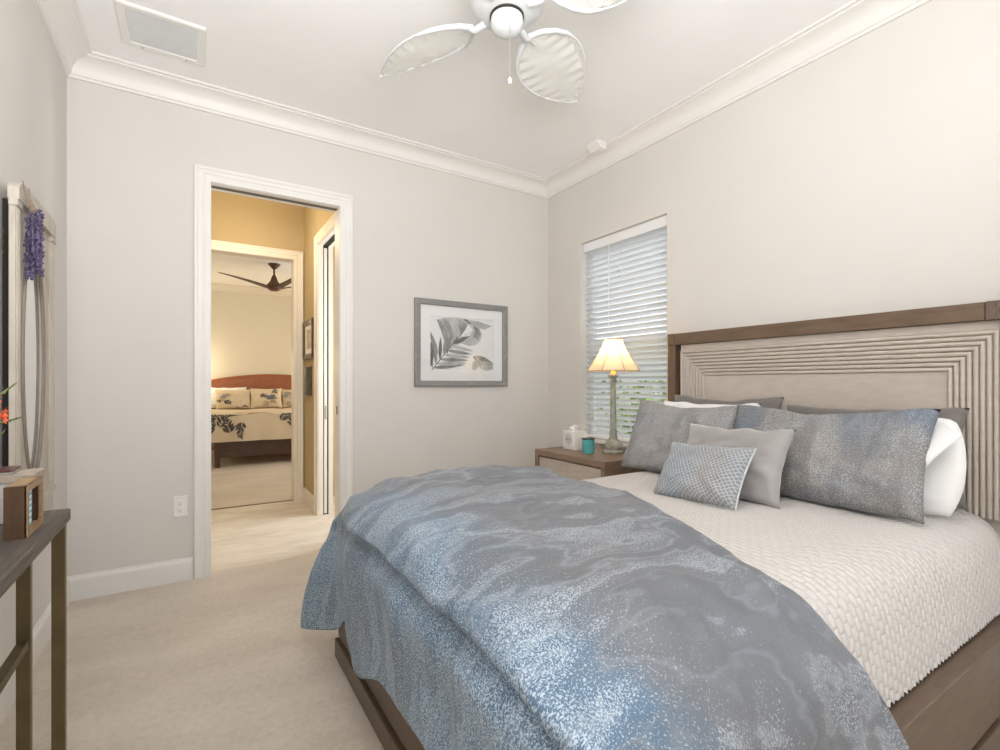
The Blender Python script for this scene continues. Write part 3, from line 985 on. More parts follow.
# ------------------------------------------------------------------ far bedroom: fan and bed
ff = Vector((1.05, 7.97, 0))
fan2 = thing('bronze_ceiling_fan', 'dark bronze three-bladed ceiling fan in the far bedroom', 'ceiling fan', (ff.x, ff.y, ZC))
M['bronze'] = mat('oiled_bronze', (0.105, 0.050, 0.028), 0.4, 0.15, 20, metal=0.2)
M['walnut'] = mat('walnut_blade', (0.060, 0.034, 0.022), 0.45, 0.2, 20)
MB().lathe((ff.x, ff.y, ZC), [(0.085, 0), (0.085, -0.012), (0.05, -0.05), (0.03, -0.075), (0.016, -0.08)], 28).build('ceiling_canopy', M['bronze'], fan2, smooth=40)
MB().lathe((ff.x, ff.y, ZC), [(0.014, -0.06), (0.014, -0.20)], 14).build('downrod', M['bronze'], fan2, smooth=40)
MB().lathe((ff.x, ff.y, ZC), [(0.02, -0.17), (0.035, -0.20), (0.055, -0.26), (0.095, -0.31), (0.11, -0.34), (0.10, -0.37), (0.055, -0.40), (0, -0.405)], 32).build('motor_housing', M['bronze'], fan2, smooth=50)
for k in range(3):
    a = radians(172 - 120 * k)
    A, B = Vector((cos(a), sin(a), 0)), Vector((-sin(a), cos(a), 0))
    vv = []
    n = 14
    for i in range(n + 1):
        t = i / n
        r = 0.05 + 0.68 * t
        wdt = 0.070 * (1 - 0.72 * t ** 1.2)
        rise = -0.36 + 0.17 * t
        tw = radians(8 - 4 * t)
        for s, h in ((-1, 0.006), (-1, -0.006), (1, -0.006), (1, 0.006)):
            hh = h * (1.6 - 1.2 * t)
            p = ff + A * r + B * (s * wdt * cos(tw) + 0.05 * sin(pi * t))
            p.z = ZC + rise + s * wdt * sin(tw) * 0.7 + hh
            vv.append(p)
    fcs = []
    for i in range(n):
        for q in range(4):
            q2 = (q + 1) % 4
            fcs.append((i * 4 + q, i * 4 + q2, i * 4 + 4 + q2, i * 4 + 4 + q))
    fcs += [(0, 1, 2, 3), (n * 4, n * 4 + 3, n * 4 + 2, n * 4 + 1)]
    MB().add(vv, fcs).build('blade', M['walnut'], fan2, smooth=40)

bx0, bx1, by0, by1 = 0.28, 2.30, 7.86, 10.06
M['cherry'] = wood('cherry_wood', (0.25, 0.080, 0.028), (0.38, 0.135, 0.050), (3, 20, 20), 0.35)
M['cherrydark'] = wood('dark_cherry_wood', (0.050, 0.026, 0.018), (0.085, 0.042, 0.028), (3, 20, 20), 0.4)
bed2 = thing('wooden_bed', 'cherry wood bed with arched headboard in the far bedroom', 'bed', ((bx0 + bx1) / 2, (by0 + by1) / 2, 0))
top = [(bx0 + (bx1 - bx0) * i / 24, 1.205 + 0.115 * sin(pi * i / 24) ** 0.8) for i in range(25)]
MB().prism([(bx0, 0.25)] + top + [(bx1, 0.25)], lambda a, z, h: (a, h, z), by1 - 0.05, by1).build('headboard', M['cherry'], bed2)
capb = MB()
capb.tube([(a, by1 - 0.03, z + 0.008) for a, z in top], 0.026, 8)
capb.build('headboard_cap', M['cherry'], bed2, smooth=50)
for xx in (bx0, bx1 - 0.07):
    MB().box(xx, xx + 0.07, by1 - 0.06, by1 + 0.005, 0, 1.2, 0.006).build('post', M['cherry'], bed2)
    lg = MB()
    for (za, zb_, ra, rb) in ((0.0, 0.12, 0.030, 0.035), (0.12, 0.42, 0.035, 0.045)):
        cx = xx + 0.035
        va = [(cx + sx * ra, by0 + 0.045 + sy * ra, za) for sx, sy in ((-1, -1), (1, -1), (1, 1), (-1, 1))]
        vb = [(cx + sx * rb, by0 + 0.045 + sy * rb, zb_) for sx, sy in ((-1, -1), (1, -1), (1, 1), (-1, 1))]
        lg.add(va + vb, [(0, 1, 2, 3), (4, 5, 6, 7)] + [(k, (k + 1) % 4, 4 + (k + 1) % 4, 4 + k) for k in range(4)])
    lg.build('leg', M['cherrydark'], bed2)
    MB().box(xx + 0.02, xx + 0.05, by0 + 0.09, by1 - 0.06, 0.16, 0.36, 0.004).build('side_rail', M['cherrydark'], bed2)
MB().box(bx0 + 0.07, bx1 - 0.07, by0 + 0.02, by0 + 0.06, 0.14, 0.40, 0.006).build('foot_rail', M['cherrydark'], bed2)

# floral comforter of the far bed with leaf sprays
M['floral'] = mat('cream_floral_cotton', (0.66, 0.56, 0.42), 0.8, 0.04, 3, 0.1, 20)
M['sprig'] = mat('charcoal_sprig', (0.09, 0.085, 0.08), 0.8, 0.4, 20)
M['sprigb'] = mat('slate_blue_sprig', (0.26, 0.33, 0.40), 0.8, 0.3, 20)
M['sprigt'] = mat('tan_sprig', (0.42, 0.33, 0.22), 0.8, 0.3, 20)


def far_cover(u, v):
    """u 0..1 across the bed from the left hem to the right hem, v 0..1 from the foot hem to the pillows"""
    W = bx1 - bx0
    s = (u * (W + 0.90)) - 0.45
    q = v * (0.42 + 2.0)
    dropx = max(0, -s) + max(0, s - W)
    dropy = max(0, 0.42 - q)
    x = bx0 + min(max(s, -0.03 - 0.10 * min(1, dropx / 0.4)), W + 0.03 + 0.10 * min(1, dropx / 0.4))
    y = by0 - 0.02 - 0.03 * min(1, dropy / 0.3) + max(0, q - 0.42)
    d = max(dropx, dropy, sqrt(dropx ** 2 + dropy ** 2) * 0.9)
    r = 0.10
    z = 0.735 - (d if d > r else d * d / (2 * r) + d * 0.3 * (1 - d / r) * 0)
    if d > r:
        z += r / 2
    z += 0.012 * noise.noise(Vector((s * 3, q * 3, 2)))
    y += 0.02 * noise.noise(Vector((s * 4.5, 7, 2))) * min(1, dropy / 0.2)
    if s < 0.05:
        y -= 0.06 * min(1, dropx / 0.3) * (1 - min(1, max(0, q - 0.42) * 3))
    return Vector((x, y, z))


fc = MB()
fc.grid(70, 60, far_cover)
rnd = random.Random(21)


def sprig(cu, cv_, ang, L, n_l, mi, fn, mb, lift=0.006, size=0.040, asp=1.0):
    for k in range(n_l):
        t = (k + 0.5) / n_l
        for sd in (-1, 1):
            a = ang + sd * radians(rnd.uniform(28, 58))
            ox, oy = cu + cos(ang) * L * t, cv_ + sin(ang) * L * t * asp
            l = size * rnd.uniform(0.75, 1.25) * (1.15 - 0.6 * t)
            wd_ = l * 0.17
            pts = []
            for (f, w_) in ((0, 0), (0.35, 1), (0.7, 0.75), (1, 0), (0.7, -0.75), (0.35, -1)):
                pu = ox + cos(a) * l * f - sin(a) * wd_ * w_
                pv = oy + (sin(a) * l * f + cos(a) * wd_ * w_) * asp
                if not (0.001 < pu < 0.999 and 0.001 < pv < 0.999):
                    break
                p = fn(pu, pv)
                e1 = fn(min(1, pu + 0.004), pv) - fn(max(0, pu - 0.004), pv)
                e2 = fn(pu, min(1, pv + 0.004)) - fn(pu, max(0, pv - 0.004))
                nn = e1.cross(e2)
                if nn.length < 1e-9:
                    break
                nn.normalize()
                pts.append(p + nn * lift)
            if len(pts) == 6:
                mb.add(pts, [(0, 1, 2, 3, 4, 5)], mi)


for (cu, cv_, ang, L, n_l, mi) in ((0.13, 0.05, 80, 0.16, 6, 1), (0.17, 0.10, 60, 0.13, 6, 1), (0.20, 0.20, 20, 0.12, 5, 1), (0.16, 0.26, 150, 0.10, 5, 1), (0.27, 0.14, -100, 0.07, 4, 1), (0.29, 0.26, 40, 0.08, 4, 1),
                                  (0.10, 0.14, 30, 0.12, 6, 1), (0.22, 0.06, 110, 0.08, 5, 1), (0.58, 0.06, 70, 0.12, 6, 1), (0.44, 0.13, 60, 0.10, 5, 1), (0.47, 0.22, 20, 0.11, 6, 1), (0.52, 0.16, 50, 0.12, 6, 1), (0.50, 0.08, 100, 0.08, 4, 1), (0.56, 0.22, 170, 0.10, 5, 1), (0.42, 0.23, 170, 0.06, 4, 3), (0.60, 0.12, 120, 0.12, 5, 1), (0.24, 0.42, 30, 0.12, 5, 3), (0.42, 0.42, 160, 0.12, 5, 1)):
    sprig(cu, cv_ * 0.81, radians(ang), L, n_l + 3, mi, far_cover, fc, 0.006, 0.030, 1.3)
cv2 = fc.build('floral_comforter', [M['floral'], M['sprig'], M['sprigb'], M['sprigt']], None, smooth=180, fix=False)
tag(cv2, 'cream comforter with dark leaf sprays spread over the wooden far bed', 'comforter')


def pillow_mesh(w, h, t, seed, pinch=0.07, sag=0.0, n=34, dent=0.0, corner=0.0):
    """front and back sheets in local coordinates a (width), b (height 0..h), c (thickness, front negative)"""
    pts = {}

    def P(u, v, side):
        pw = w / 2 * u * (1 - pinch * (1 - v * v) * abs(u) ** 2)
        ph = h / 2 * v * (1 - pinch * (1 - u * u) * abs(v) ** 2)
        rc = 1 - corner * (u * v) ** 2
        pw, ph = pw * rc, ph * rc
        e = max(0.0, (1 - abs(u) ** 2.6)) * max(0.0, (1 - abs(v) ** 2.6))
        th = t / 2 * e ** 0.46
        # corner creases and soft wrinkles
        nz = noise.noise(Vector((u * 2.1 + seed * 3.1, v * 2.1, seed))) * 0.20 + noise.noise(Vector((u * 5 + seed, v * 4, seed + 4))) * 0.13 + (1 - abs(noise.noise(Vector((u * 4.2 + v * 2 + seed, v * 3 - u, seed + 9)))) * 3) * 0.05
        cr = abs(u * v)
        ang_ = math.atan2(v * h, u * w) * 14
        th *= 1 + nz + 0.10 * cr * sin(ang_ + seed)
        ph += h / 2
        ph -= sag * (1 - abs(u)) * max(0, v) * 0.5
        ph -= dent * max(0, v) ** 2 * math.exp(-(u * 2.2) ** 2)
        # weight widens the lower half
        th *= 1 + 0.16 * (-v)
        ph += 0.010 * noise.noise(Vector((u * 3, seed, v * 2))) * abs(v)
        return (pw, ph, -th if side == 0 else th)
    vv = [P(-1 + 2 * i / (n - 1), -1 + 2 * j / (n - 1), 0) for i in range(n) for j in range(n)]
    uv = [((p[0]) + seed, p[1] + seed * 0.37) for p in vv]
    N = n * n
    vv2 = [P(-1 + 2 * i / (n - 1), -1 + 2 * j / (n - 1), 1) for i in range(n) for j in range(n)]
    uv2 = [((p[0]) + seed + 2, p[1] + seed * 0.37) for p in vv2]
    ff_ = []
    for i in range(n - 1):
        for j in range(n - 1):
            a, b, c, d = i * n + j, (i + 1) * n + j, (i + 1) * n + j + 1, i * n + j + 1
            ff_.append((a, b, c, d))
            ff_.append((N + a, N + d, N + c, N + b))
    # the two sheets share their rim
    rim = [i * n + j for i in range(n) for j in range(n) if i in (0, n - 1) or j in (0, n - 1)]
    m_ = {N + r: r for r in rim}
    ff_ = [tuple(m_.get(k, k) for k in f) for f in ff_]
    used = sorted({k for f in ff_ for k in f})
    re = {k: i for i, k in enumerate(used)}
    allv, alluv = vv + vv2, uv + uv2
    rimloop = [i * n for i in range(n)] + [(n - 1) * n + j for j in range(1, n)] + [i * n + n - 1 for i in range(n - 2, -1, -1)] + [j for j in range(n - 2, 0, -1)]
    return [allv[k] for k in used], [tuple(re[k] for k in f) for f in ff_], [alluv[k] for k in used], [vv[k] for k in rimloop], P


def pillow(name, label, base, w, h, t, lean, yaw, roll, m, seed, group=None, piping=None, pipe_r=0.004, dent=0.0, pinch=0.07, sag=0.0, face='x', extra=None, cat='pillow', corner=0.0):
    """stands on base (world), width along +Y turned by yaw, leaning back towards +X (face 'x') or +Y (face 'y')"""
    vv, ff_, uv, rim, P = pillow_mesh(w, h, t, seed, dent=dent, pinch=pinch, sag=sag, corner=corner)
    yw, ln, rl = radians(yaw), radians(lean), radians(roll)
    if face == 'x':
        A0, D0 = Vector((sin(yw), cos(yw), 0)), Vector((cos(yw), -sin(yw), 0))
    else:
        A0, D0 = Vector((cos(yw), sin(yw), 0)), Vector((-sin(yw), cos(yw), 0))
    B0 = D0 * sin(ln) + Vector((0, 0, cos(ln)))
    C0 = D0 * cos(ln) - Vector((0, 0, sin(ln)))
    A = A0 * cos(rl) + B0 * sin(rl)
    B = B0 * cos(rl) - A0 * sin(rl)
    o0 = Vector(base)

    def W(p):
        return o0 + A * p[0] + B * p[1] + C0 * p[2]
    root = thing(name, label, cat, base, group)
    mb = MB().add([W(p) for p in vv], ff_)
    if extra:
        extra(mb, P, W)
    mats = m if isinstance(m, list) else [m]
    mb2uv = uv + [(0, 0)] * (len(mb.v) - len(uv))
    c = mb.build('case', mats, root, smooth=180, uv=mb2uv)
    if piping:
        rp = [W(p) for p in rim]
        MB().tube(rp + [rp[0]], pipe_r, 6).build('piping', piping, root, smooth=60)
    return root


def sprig_pillow(mb, P, W):
    def fn(u, v):
        return W(P(u * 2 - 1, v * 2 - 1, 0))
    k = 0
    for _ in range(7):
        sprig(rnd.uniform(0.12, 0.8), rnd.uniform(0.12, 0.75), radians(rnd.uniform(0, 360)), 0.24, 5, rnd.choice((1, 1, 2, 3)), fn, mb, 0.006, 0.13)


FP = [M['floral'], M['sprig'], M['sprigb'], M['sprigt']]
pillow('floral_pillow', 'floral pillow at the left of the far bed headboard', (0.63, 9.58, 0.74), 0.56, 0.36, 0.16, 22, 0, 0, FP, 1.0, 'floral pillows on the far bed', face='y', extra=sprig_pillow)
pillow('floral_pillow', 'floral pillow with blue sprays, second from the left on the far bed', (1.13, 9.52, 0.74), 0.52, 0.38, 0.16, 22, -4, 0, FP, 2.2, 'floral pillows on the far bed', face='y', extra=sprig_pillow)
pillow('floral_pillow', 'floral pillow half hidden by the right side of the far doorway', (1.66, 9.60, 0.74), 0.56, 0.36, 0.16, 22, 0, 0, FP, 3.1, 'floral pillows on the far bed', face='y', extra=sprig_pillow)
pillow('white_pillow', 'white pillow behind the leftmost floral pillow of the far bed', (0.55, 9.80, 0.75), 0.60, 0.38, 0.14, 16, 0, 0, M['white'], 4.0, face='y')
# ------------------------------------------------------------------ the bed
BY0, BY1, BXF, BXH = 0.475, 2.13, 0.53, 2.64     # outer rails, foot, headboard front
bed = thing('platform_bed', 'taupe wood platform bed with tall reeded cream headboard', 'bed', (1.6, 1.31, 0))
HY0, HY1, HT = 0.485, 2.12, 1.50
MB().box(BXH - 0.012, BXH + 0.062, HY0 + 0.125, HY1 - 0.055, HT - 0.072, HT, 0.003).build('top_rail', M['bedwood_y'], bed)
MB().box(BXH - 0.014, BXH + 0.064, HY0, HY0 + 0.123, HT - 0.073, HT + 0.001, 0.003).build('corner_block', M['endgrain'], bed)
MB().box(BXH - 0.014, BXH + 0.064, HY1 - 0.053, HY1, HT - 0.073, HT + 0.001, 0.003).build('corner_block', M['bedwood_z'], bed)
for y0, y1 in ((HY0, HY0 + 0.055), (HY1 - 0.055, HY1)):
    MB().box(BXH - 0.010, BXH + 0.062, y0, y1, 0, HT - 0.074, 0.003).build('post', M['bedwood_z'], bed)
# reeded panel: concentric mitred mouldings round a flat field
PY0_, PY1_, PZT, PZB = 0.572, 2.040, 1.392, 0.648
NR, RW = 8, 0.0205
prof = [(0.0, 0.004)]
for k in range(NR):
    o0 = k * RW
    lvl = 0.006 + 0.0026 * k
    prof.append((o0 + 0.0012, lvl - 0.004))
    for i in range(7):
        a = pi * i / 6
        prof.append((o0 + 0.0022 + (RW - 0.0034) * (1 - cos(a)) / 2, lvl + 0.0082 * sin(a)))
    prof.append((o0 + RW - 0.0004, lvl - 0.004))
outer = NR * RW
prof.append((outer, 0.024))
fp_ = MB()
fx0 = BXH + 0.040
fp_.frame(PY0_ + outer, PY1_ - outer, PZB, PZT - outer, prof, lambda a, z, h: (fx0 - h, a, z), closed=False)
fp_.add([(fx0 - 0.004, PY0_ + outer, PZB), (fx0 - 0.004, PY1_ - outer, PZB), (fx0 - 0.004, PY1_ - outer, PZT - outer), (fx0 - 0.004, PY0_ + outer, PZT - outer)], [(0, 1, 2, 3)])
fp_.box(fx0 - 0.022, fx0 + 0.015, PY0_ + 0.002, PY1_ - 0.002, PZT - 0.0005, HT - 0.073, 0.0)
fp_.box(fx0 + 0.0, fx0 + 0.015, PY0_, PY1_, PZB, PZT)
fp_.build('reeded_panel', M['cream'], bed, smooth=50)
MB().box(fx0 - 0.004, fx0 + 0.016, HY0 + 0.055, HY1 - 0.055, 0.16, PZB, 0.002).build('lower_panel', M['cream'], bed)
# rails, plinth
RZ = 0.352
MB().box(BXF + 0.03, BXH - 0.002, BY0, BY0 + 0.075, 0.108, RZ, 0.005).build('side_rail', M['bedwood_x'], bed)
MB().box(BXF + 0.03, BXH - 0.002, BY1 - 0.075, BY1, 0.108, RZ, 0.005).build('side_rail', M['bedwood_x'], bed)
MB().box(BXF, BXF + 0.03, BY0, BY1, 0.108, RZ, 0.005).build('foot_rail', M['bedwood_x'], bed)
MB().box(BXF - 0.012, BXH - 0.02, BY0 - 0.010, BY1 + 0.010, 0.018, 0.098, 0.004).build('plinth', M['bedwood_x'], bed)
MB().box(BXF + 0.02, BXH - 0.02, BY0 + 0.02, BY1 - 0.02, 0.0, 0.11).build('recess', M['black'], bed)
MB().box(BXF + 0.03, BXH - 0.02, BY0 + 0.05, BY1 - 0.05, 0.28, 0.335).build('slat_deck', M['bedwood_x'], bed)

# quilted coverlet over the mattress
CY0, CY1, CZ = 0.535, 2.075, 0.685
half = [(CY0 - 0.004, RZ + 0.004), (CY0 + 0.0, 0.42), (CY0 + 0.010, 0.50), (CY0 + 0.022, 0.565), (CY0 + 0.045, 0.62), (CY0 + 0.085, 0.658), (CY0 + 0.14, 0.676), (CY0 + 0.22, 0.684), (CY0 + 0.40, CZ + 0.002), (CY0 + 0.60, CZ + 0.006)]
sec = half + [(CY0 + CY1 - y, z) for y, z in half[::-1]]


def catmull(P, sub):
    out = []
    n = len(P)
    for i in range(n - 1):
        p0, p1, p2, p3 = P[max(0, i - 1)], P[i], P[i + 1], P[min(n - 1, i + 2)]
        for k in range(sub):
            t = k / sub
            out.append(0.5 * ((2 * p1) + (p2 - p0) * t + (2 * p0 - 5 * p1 + 4 * p2 - p3) * t * t + (3 * p1 - p0 - 3 * p2 + p3) * t ** 3))
    out.append(P[-1])
    return out


secd = catmull([Vector((y, z)) for y, z in sec], 7)
arc = [0.0]
for i in range(1, len(secd)):
    arc.append(arc[-1] + (secd[i] - secd[i - 1]).length)
cx0, cx1, NXC = 0.555, BXH + 0.005, 180
vv, uv, ff_ = [], [], []
ns = len(secd)
for i in range(NXC):
    x = cx0 + (cx1 - cx0) * i / (NXC - 1)
    for j, p in enumerate(secd):
        y, z = p
        side = -1 if j < ns / 2 else 1
        edge = max(0, 1 - (z - RZ) / 0.30)
        ripple = 0.006 * noise.noise(Vector((x * 4, z * 3, side))) * edge
        hem = max(0, 1 - (z - RZ) / 0.03)
        y += side * (ripple + 0.004 * edge + 0.005 * abs(sin(x * pi / 0.027)) * hem)
        z += 0.004 * noise.noise(Vector((x * 3, y * 3, 5))) + 0.011 * (1 - abs(sin(x * pi / 0.027))) * hem
        # mattress rounds off at its head end
        dx = max(0, x - (cx1 - 0.05)) / 0.05
        z -= 0.018 * dx * dx * (1 if z > 0.5 else 0)
        vv.append((x, y, z))
        uv.append((x, arc[j]))
for i in range(NXC - 1):
    for j in range(ns - 1):
        ff_.append((i * ns + j, (i + 1) * ns + j, (i + 1) * ns + j + 1, i * ns + j + 1))
ff_ += [tuple(range(ns)), tuple(range((NXC - 1) * ns, NXC * ns))]
co = MB().add(vv, ff_).build('quilted_coverlet', M['coverlet'], None, smooth=60, uv=uv)
tag(co, 'white quilted coverlet tucked over the mattress of the platform bed', 'coverlet')

# comforter: hand-laid net of points from the foot hem (row 0) to the turned edge, near side to far side
T = 0.0
NET = [
    # foot hem
    [(.36, .36, .12), (.39, .41, .16), (.43, .55, .24), (.455, .78, .31), (.462, 1.06, .325), (.468, 1.22, .31), (.462, 1.40, .31), (.462, 1.64, .215), (.488, 1.86, .285), (.500, 2.07, .165), (.405, 2.275, .115), (.56, 2.285, .12)],
    [(.40, .37, .30), (.43, .43, .36), (.452, .56, .42), (.462, .78, .45), (.470, 1.06, .455), (.462, 1.22, .45), (.470, 1.40, .45), (.462, 1.64, .38), (.490, 1.86, .41), (.490, 2.07, .34), (.425, 2.245, .27), (.59, 2.265, .22)],
    [(.45, .40, .46), (.465, .46, .53), (.462, .56, .58), (.458, .78, .59), (.458, 1.06, .595), (.455, 1.22, .59), (.458, 1.40, .59), (.462, 1.63, .56), (.485, 1.87, .56), (.505, 2.075, .51), (.465, 2.20, .42), (.63, 2.23, .31)],
    # groove under the puffed lip
    [(.48, .41, .50), (.495, .47, .585), (.492, .57, .632), (.490, .78, .652), (.488, 1.06, .660), (.488, 1.22, .656), (.488, 1.40, .650), (.484, 1.63, .640), (.498, 1.88, .632), (.518, 2.08, .59), (.500, 2.18, .49), (.65, 2.215, .34)],
    # crease at the foot
    [(.52, .43, .52), (.50, .475, .62), (.472, .57, .675), (.452, .77, .702), (.450, 1.05, .712), (.450, 1.22, .708), (.452, 1.38, .700), (.458, 1.62, .690), (.488, 1.88, .672), (.522, 2.085, .645), (.530, 2.165, .54), (.67, 2.205, .37)],
    [(.62, .42, .42), (.60, .475, .62), (.57, .585, .727), (.545, .77, .762), (.545, 1.05, .775), (.545, 1.22, .772), (.545, 1.38, .768), (.55, 1.63, .760), (.565, 1.87, .742), (.60, 2.055, .712), (.61, 2.145, .57), (.69, 2.175, .38)],
    [(.79, .415, .30), (.79, .465, .58), (.775, .585, .742), (.77, .78, .787), (.77, 1.05, .800), (.77, 1.22, .800), (.77, 1.38, .802), (.77, 1.64, .802), (.77, 1.86, .797), (.77, 2.01, .768), (.77, 2.13, .59), (.77, 2.155, .36)],
    [(1.03, .415, .26), (1.02, .465, .56), (1.00, .595, .728), (1.00, .78, .778), (1.00, 1.05, .792), (1.01, 1.22, .796), (1.01, 1.38, .800), (1.01, 1.64, .802), (1.01, 1.86, .798), (1.01, 2.00, .772), (1.01, 2.125, .58), (1.01, 2.15, .36)],
    [(1.26, .405, .26), (1.20, .47, .53), (1.12, .610, .705), (1.13, .78, .757), (1.21, 1.05, .775), (1.26, 1.22, .782), (1.28, 1.38, .784), (1.30, 1.62, .786), (1.31, 1.85, .784), (1.33, 2.00, .765), (1.33, 2.12, .56), (1.33, 2.15, .36)],
    [(1.37, .410, .27), (1.28, .482, .51), (1.175, .63, .690), (1.19, .775, .740), (1.305, 1.05, .750), (1.375, 1.22, .755), (1.40, 1.38, .757), (1.42, 1.62, .758), (1.44, 1.85, .758), (1.47, 2.00, .742), (1.47, 2.12, .55), (1.46, 2.15, .36)],
    [(1.425, .430, .27), (1.33, .508, .50), (1.205, .645, .672), (1.222, .775, .708), (1.36, 1.05, .712), (1.43, 1.22, .714), (1.455, 1.38, .715), (1.475, 1.62, .716), (1.492, 1.85, .716), (1.53, 2.00, .704), (1.53, 2.115, .54), (1.51, 2.145, .36)],
]
SUB = 10
rows = [catmull([Vector(p) for p in r], SUB) for r in NET]
cols = [catmull([rows[i][j] for i in range(len(NET))], SUB) for j in range(len(rows[0]))]
NJ, NI = len(cols), len(cols[0])
Gd = [[cols[j][i].copy() for j in range(NJ)] for i in range(NI)]
# distances along the cloth
U = [0.0]
jm_ = NJ // 2
for i in range(1, NI):
    U.append(U[-1] + (Gd[i][jm_] - Gd[i - 1][jm_]).length)
V = [0.0]
im_ = NI // 2
for j in range(1, NJ):
    V.append(V[-1] + (Gd[im_][j] - Gd[im_][j - 1]).length)


def ridge(n_):
    return 0.45 - abs(n_) * 2


def surf_offset(i, j):
    u, v = U[i], V[j]
    p = Gd[i][j]
    topness = min(1, max(0, (p.z - 0.60) / 0.12))
    edge = min(1, min(i, NI - 1 - i) / 5)
    o = 0.0
    # long soft folds across the top
    wv = noise.noise(Vector((u * 1.8, v * 1.8, 1.0)))
    o += topness * 0.027 * ridge(noise.noise(Vector((u * 3.6 + 0.5 * wv, v * 1.4 + 0.4 * u, 3.3))))
    o += topness * 0.010 * ridge(noise.noise(Vector((u * 8.5 + 1.5 * wv, v * 2.6 + u, 5.3))))
    o += topness * 0.007 * noise.noise(Vector((u * 7.0, v * 3.2, 8.1)))
    # vertical folds on the hanging sides
    o += (1 - topness) * 0.024 * noise.noise(Vector((v * 5.5, u * 0.8, 2.2)))
    o += (1 - topness) * 0.007 * noise.noise(Vector((v * 13, u * 1.5, 6.2)))
    if v < 0.75:
        o += 0.036 * min(1, (1 - v / 0.75) * 1.6) * ridge(noise.noise(Vector((u * 5.2 - v * 1.6, v * 1.3, 12.4))))
    o += 0.0035 * ridge(noise.noise(Vector((u * 11 + 2 * wv, v * 9, 4.4))))
    return o * edge


Nn = [[None] * NJ for _ in range(NI)]
for i in range(NI):
    for j in range(NJ):
        a = Gd[min(NI - 1, i + 1)][j] - Gd[max(0, i - 1)][j]
        b = Gd[i][min(NJ - 1, j + 1)] - Gd[i][max(0, j - 1)]
        nn = a.cross(b)
        Nn[i][j] = nn.normalized() if nn.length > 1e-9 else Vector((0, 0, 1))
TH = 0.030
vv, uv, ff_ = [], [], []
for i in range(NI):
    for j in range(NJ):
        vv.append(Gd[i][j] + Nn[i][j] * surf_offset(i, j))
        uv.append((U[i], V[j]))
NT = NI * NJ
for i in range(NI):
    for j in range(NJ):
        e_ = min(i, NI - 1 - i, j, NJ - 1 - j)
        t_ = TH * (0.35 + 0.65 * min(1, e_ / 4))
        vv.append(Gd[i][j] + Nn[i][j] * (surf_offset(i, j) - t_))
        uv.append((U[i], V[j]))
for i in range(NI - 1):
    for j in range(NJ - 1):
        a, b, c, d = i * NJ + j, (i + 1) * NJ + j, (i + 1) * NJ + j + 1, i * NJ + j + 1
        ff_.append((a, b, c, d))
        ff_.append((NT + a, NT + d, NT + c, NT + b))
rim = [(i, 0) for i in range(NI)] + [(NI - 1, j) for j in range(1, NJ)] + [(i, NJ - 1) for i in range(NI - 2, -1, -1)] + [(0, j) for j in range(NJ - 2, 0, -1)]
for k in range(len(rim)):
    a, b = rim[k], rim[(k + 1) % len(rim)]
    ia, ib = a[0] * NJ + a[1], b[0] * NJ + b[1]
    ff_.append((ia, ib, NT + ib, NT + ia))
cf = MB().add(vv, ff_).build('comforter', M['comforter'], None, smooth=180, uv=uv)
tag(cf, 'grey blue silver-flecked comforter draped over the foot of the platform bed', 'comforter')

# pillows, back to front
PG = None
ZB = CZ + 0.004
pillow('bed_pillow', 'taupe grey pillow against the left half of the reeded headboard', (2.53, 1.695, ZB), 0.68, 0.425, 0.10, 8, 0, 0, M['greycot'], 11.0, dent=0.012, group='plain sleeping pillows on the platform bed')
pillow('bed_pillow', 'long taupe grey pillow against the right half of the reeded headboard', (2.53, 0.985, ZB), 0.70, 0.392, 0.10, 8, 0, -1, M['greycot'], 12.0, dent=0.0, group='plain sleeping pillows on the platform bed')
pillow('bed_pillow', 'white pillow behind the left large fleck-patterned sham', (2.38, 1.72, ZB), 0.62, 0.40, 0.11, 14, 0, 0, M['white'], 13.0, group='plain sleeping pillows on the platform bed')
# white pillow on the right with a folded case opening
pw = pillow('bed_pillow', 'white pillow with a folded case opening sticking out at the right of the bed', (2.355, 0.975, ZB - 0.028), 0.755, 0.40, 0.15, 14, 3, -2, M['white'], 14.0, sag=0.02, corner=0.10, pinch=0.0, group='plain sleeping pillows on the platform bed')
fl = MB()
flap_c = [(2.27, 0.80, 0.96), (2.25, 0.685, 0.865), (2.33, 0.598, 0.995), (2.36, 0.70, 1.060)]


def flapf(u, v):
    a, b, c, d = [Vector(p) for p in flap_c]
    p = a * (1 - u) * (1 - v) + b * u * (1 - v) + c * u * v + d * (1 - u) * v
    p.x += 0.03 * sin(pi * v) * (0.4 + u) * -0.6 + 0.012 * sin(u * 5)
    return p


fl.grid(14, 14, flapf)
fo = fl.build('case_flap', M['white'], pw, smooth=180, fix=False)
md = fo.modifiers.new('thickness', 'SOLIDIFY')
md.thickness = 0.006
pillow('pillow_sham', 'large grey fleck-patterned sham on the left, nearest the bedside lamp', (2.165, 1.745, ZB - 0.004), 0.64, 0.43, 0.14, 25, -5, 1, M['sham_a'], 15.0, dent=0.028, pinch=0.05, group='fleck-patterned shams on the platform bed')
pillow('pillow_sham', 'large grey and blue fleck-patterned sham leaning at the right of the bed', (2.145, 1.045, ZB - 0.004), 0.79, 0.435, 0.15, 25, 0, -1, M['sham_b'], 16.0, dent=0.03, pinch=0.05, group='fleck-patterned shams on the platform bed')
pillow('throw_pillow', 'plain pale grey velvet pillow behind the small lattice pillow', (1.945, 1.285, ZB - 0.006), 0.50, 0.335, 0.11, 24, 0, -1, M['greysat'], 17.0, pinch=0.09, group='small throw pillows on the platform bed')
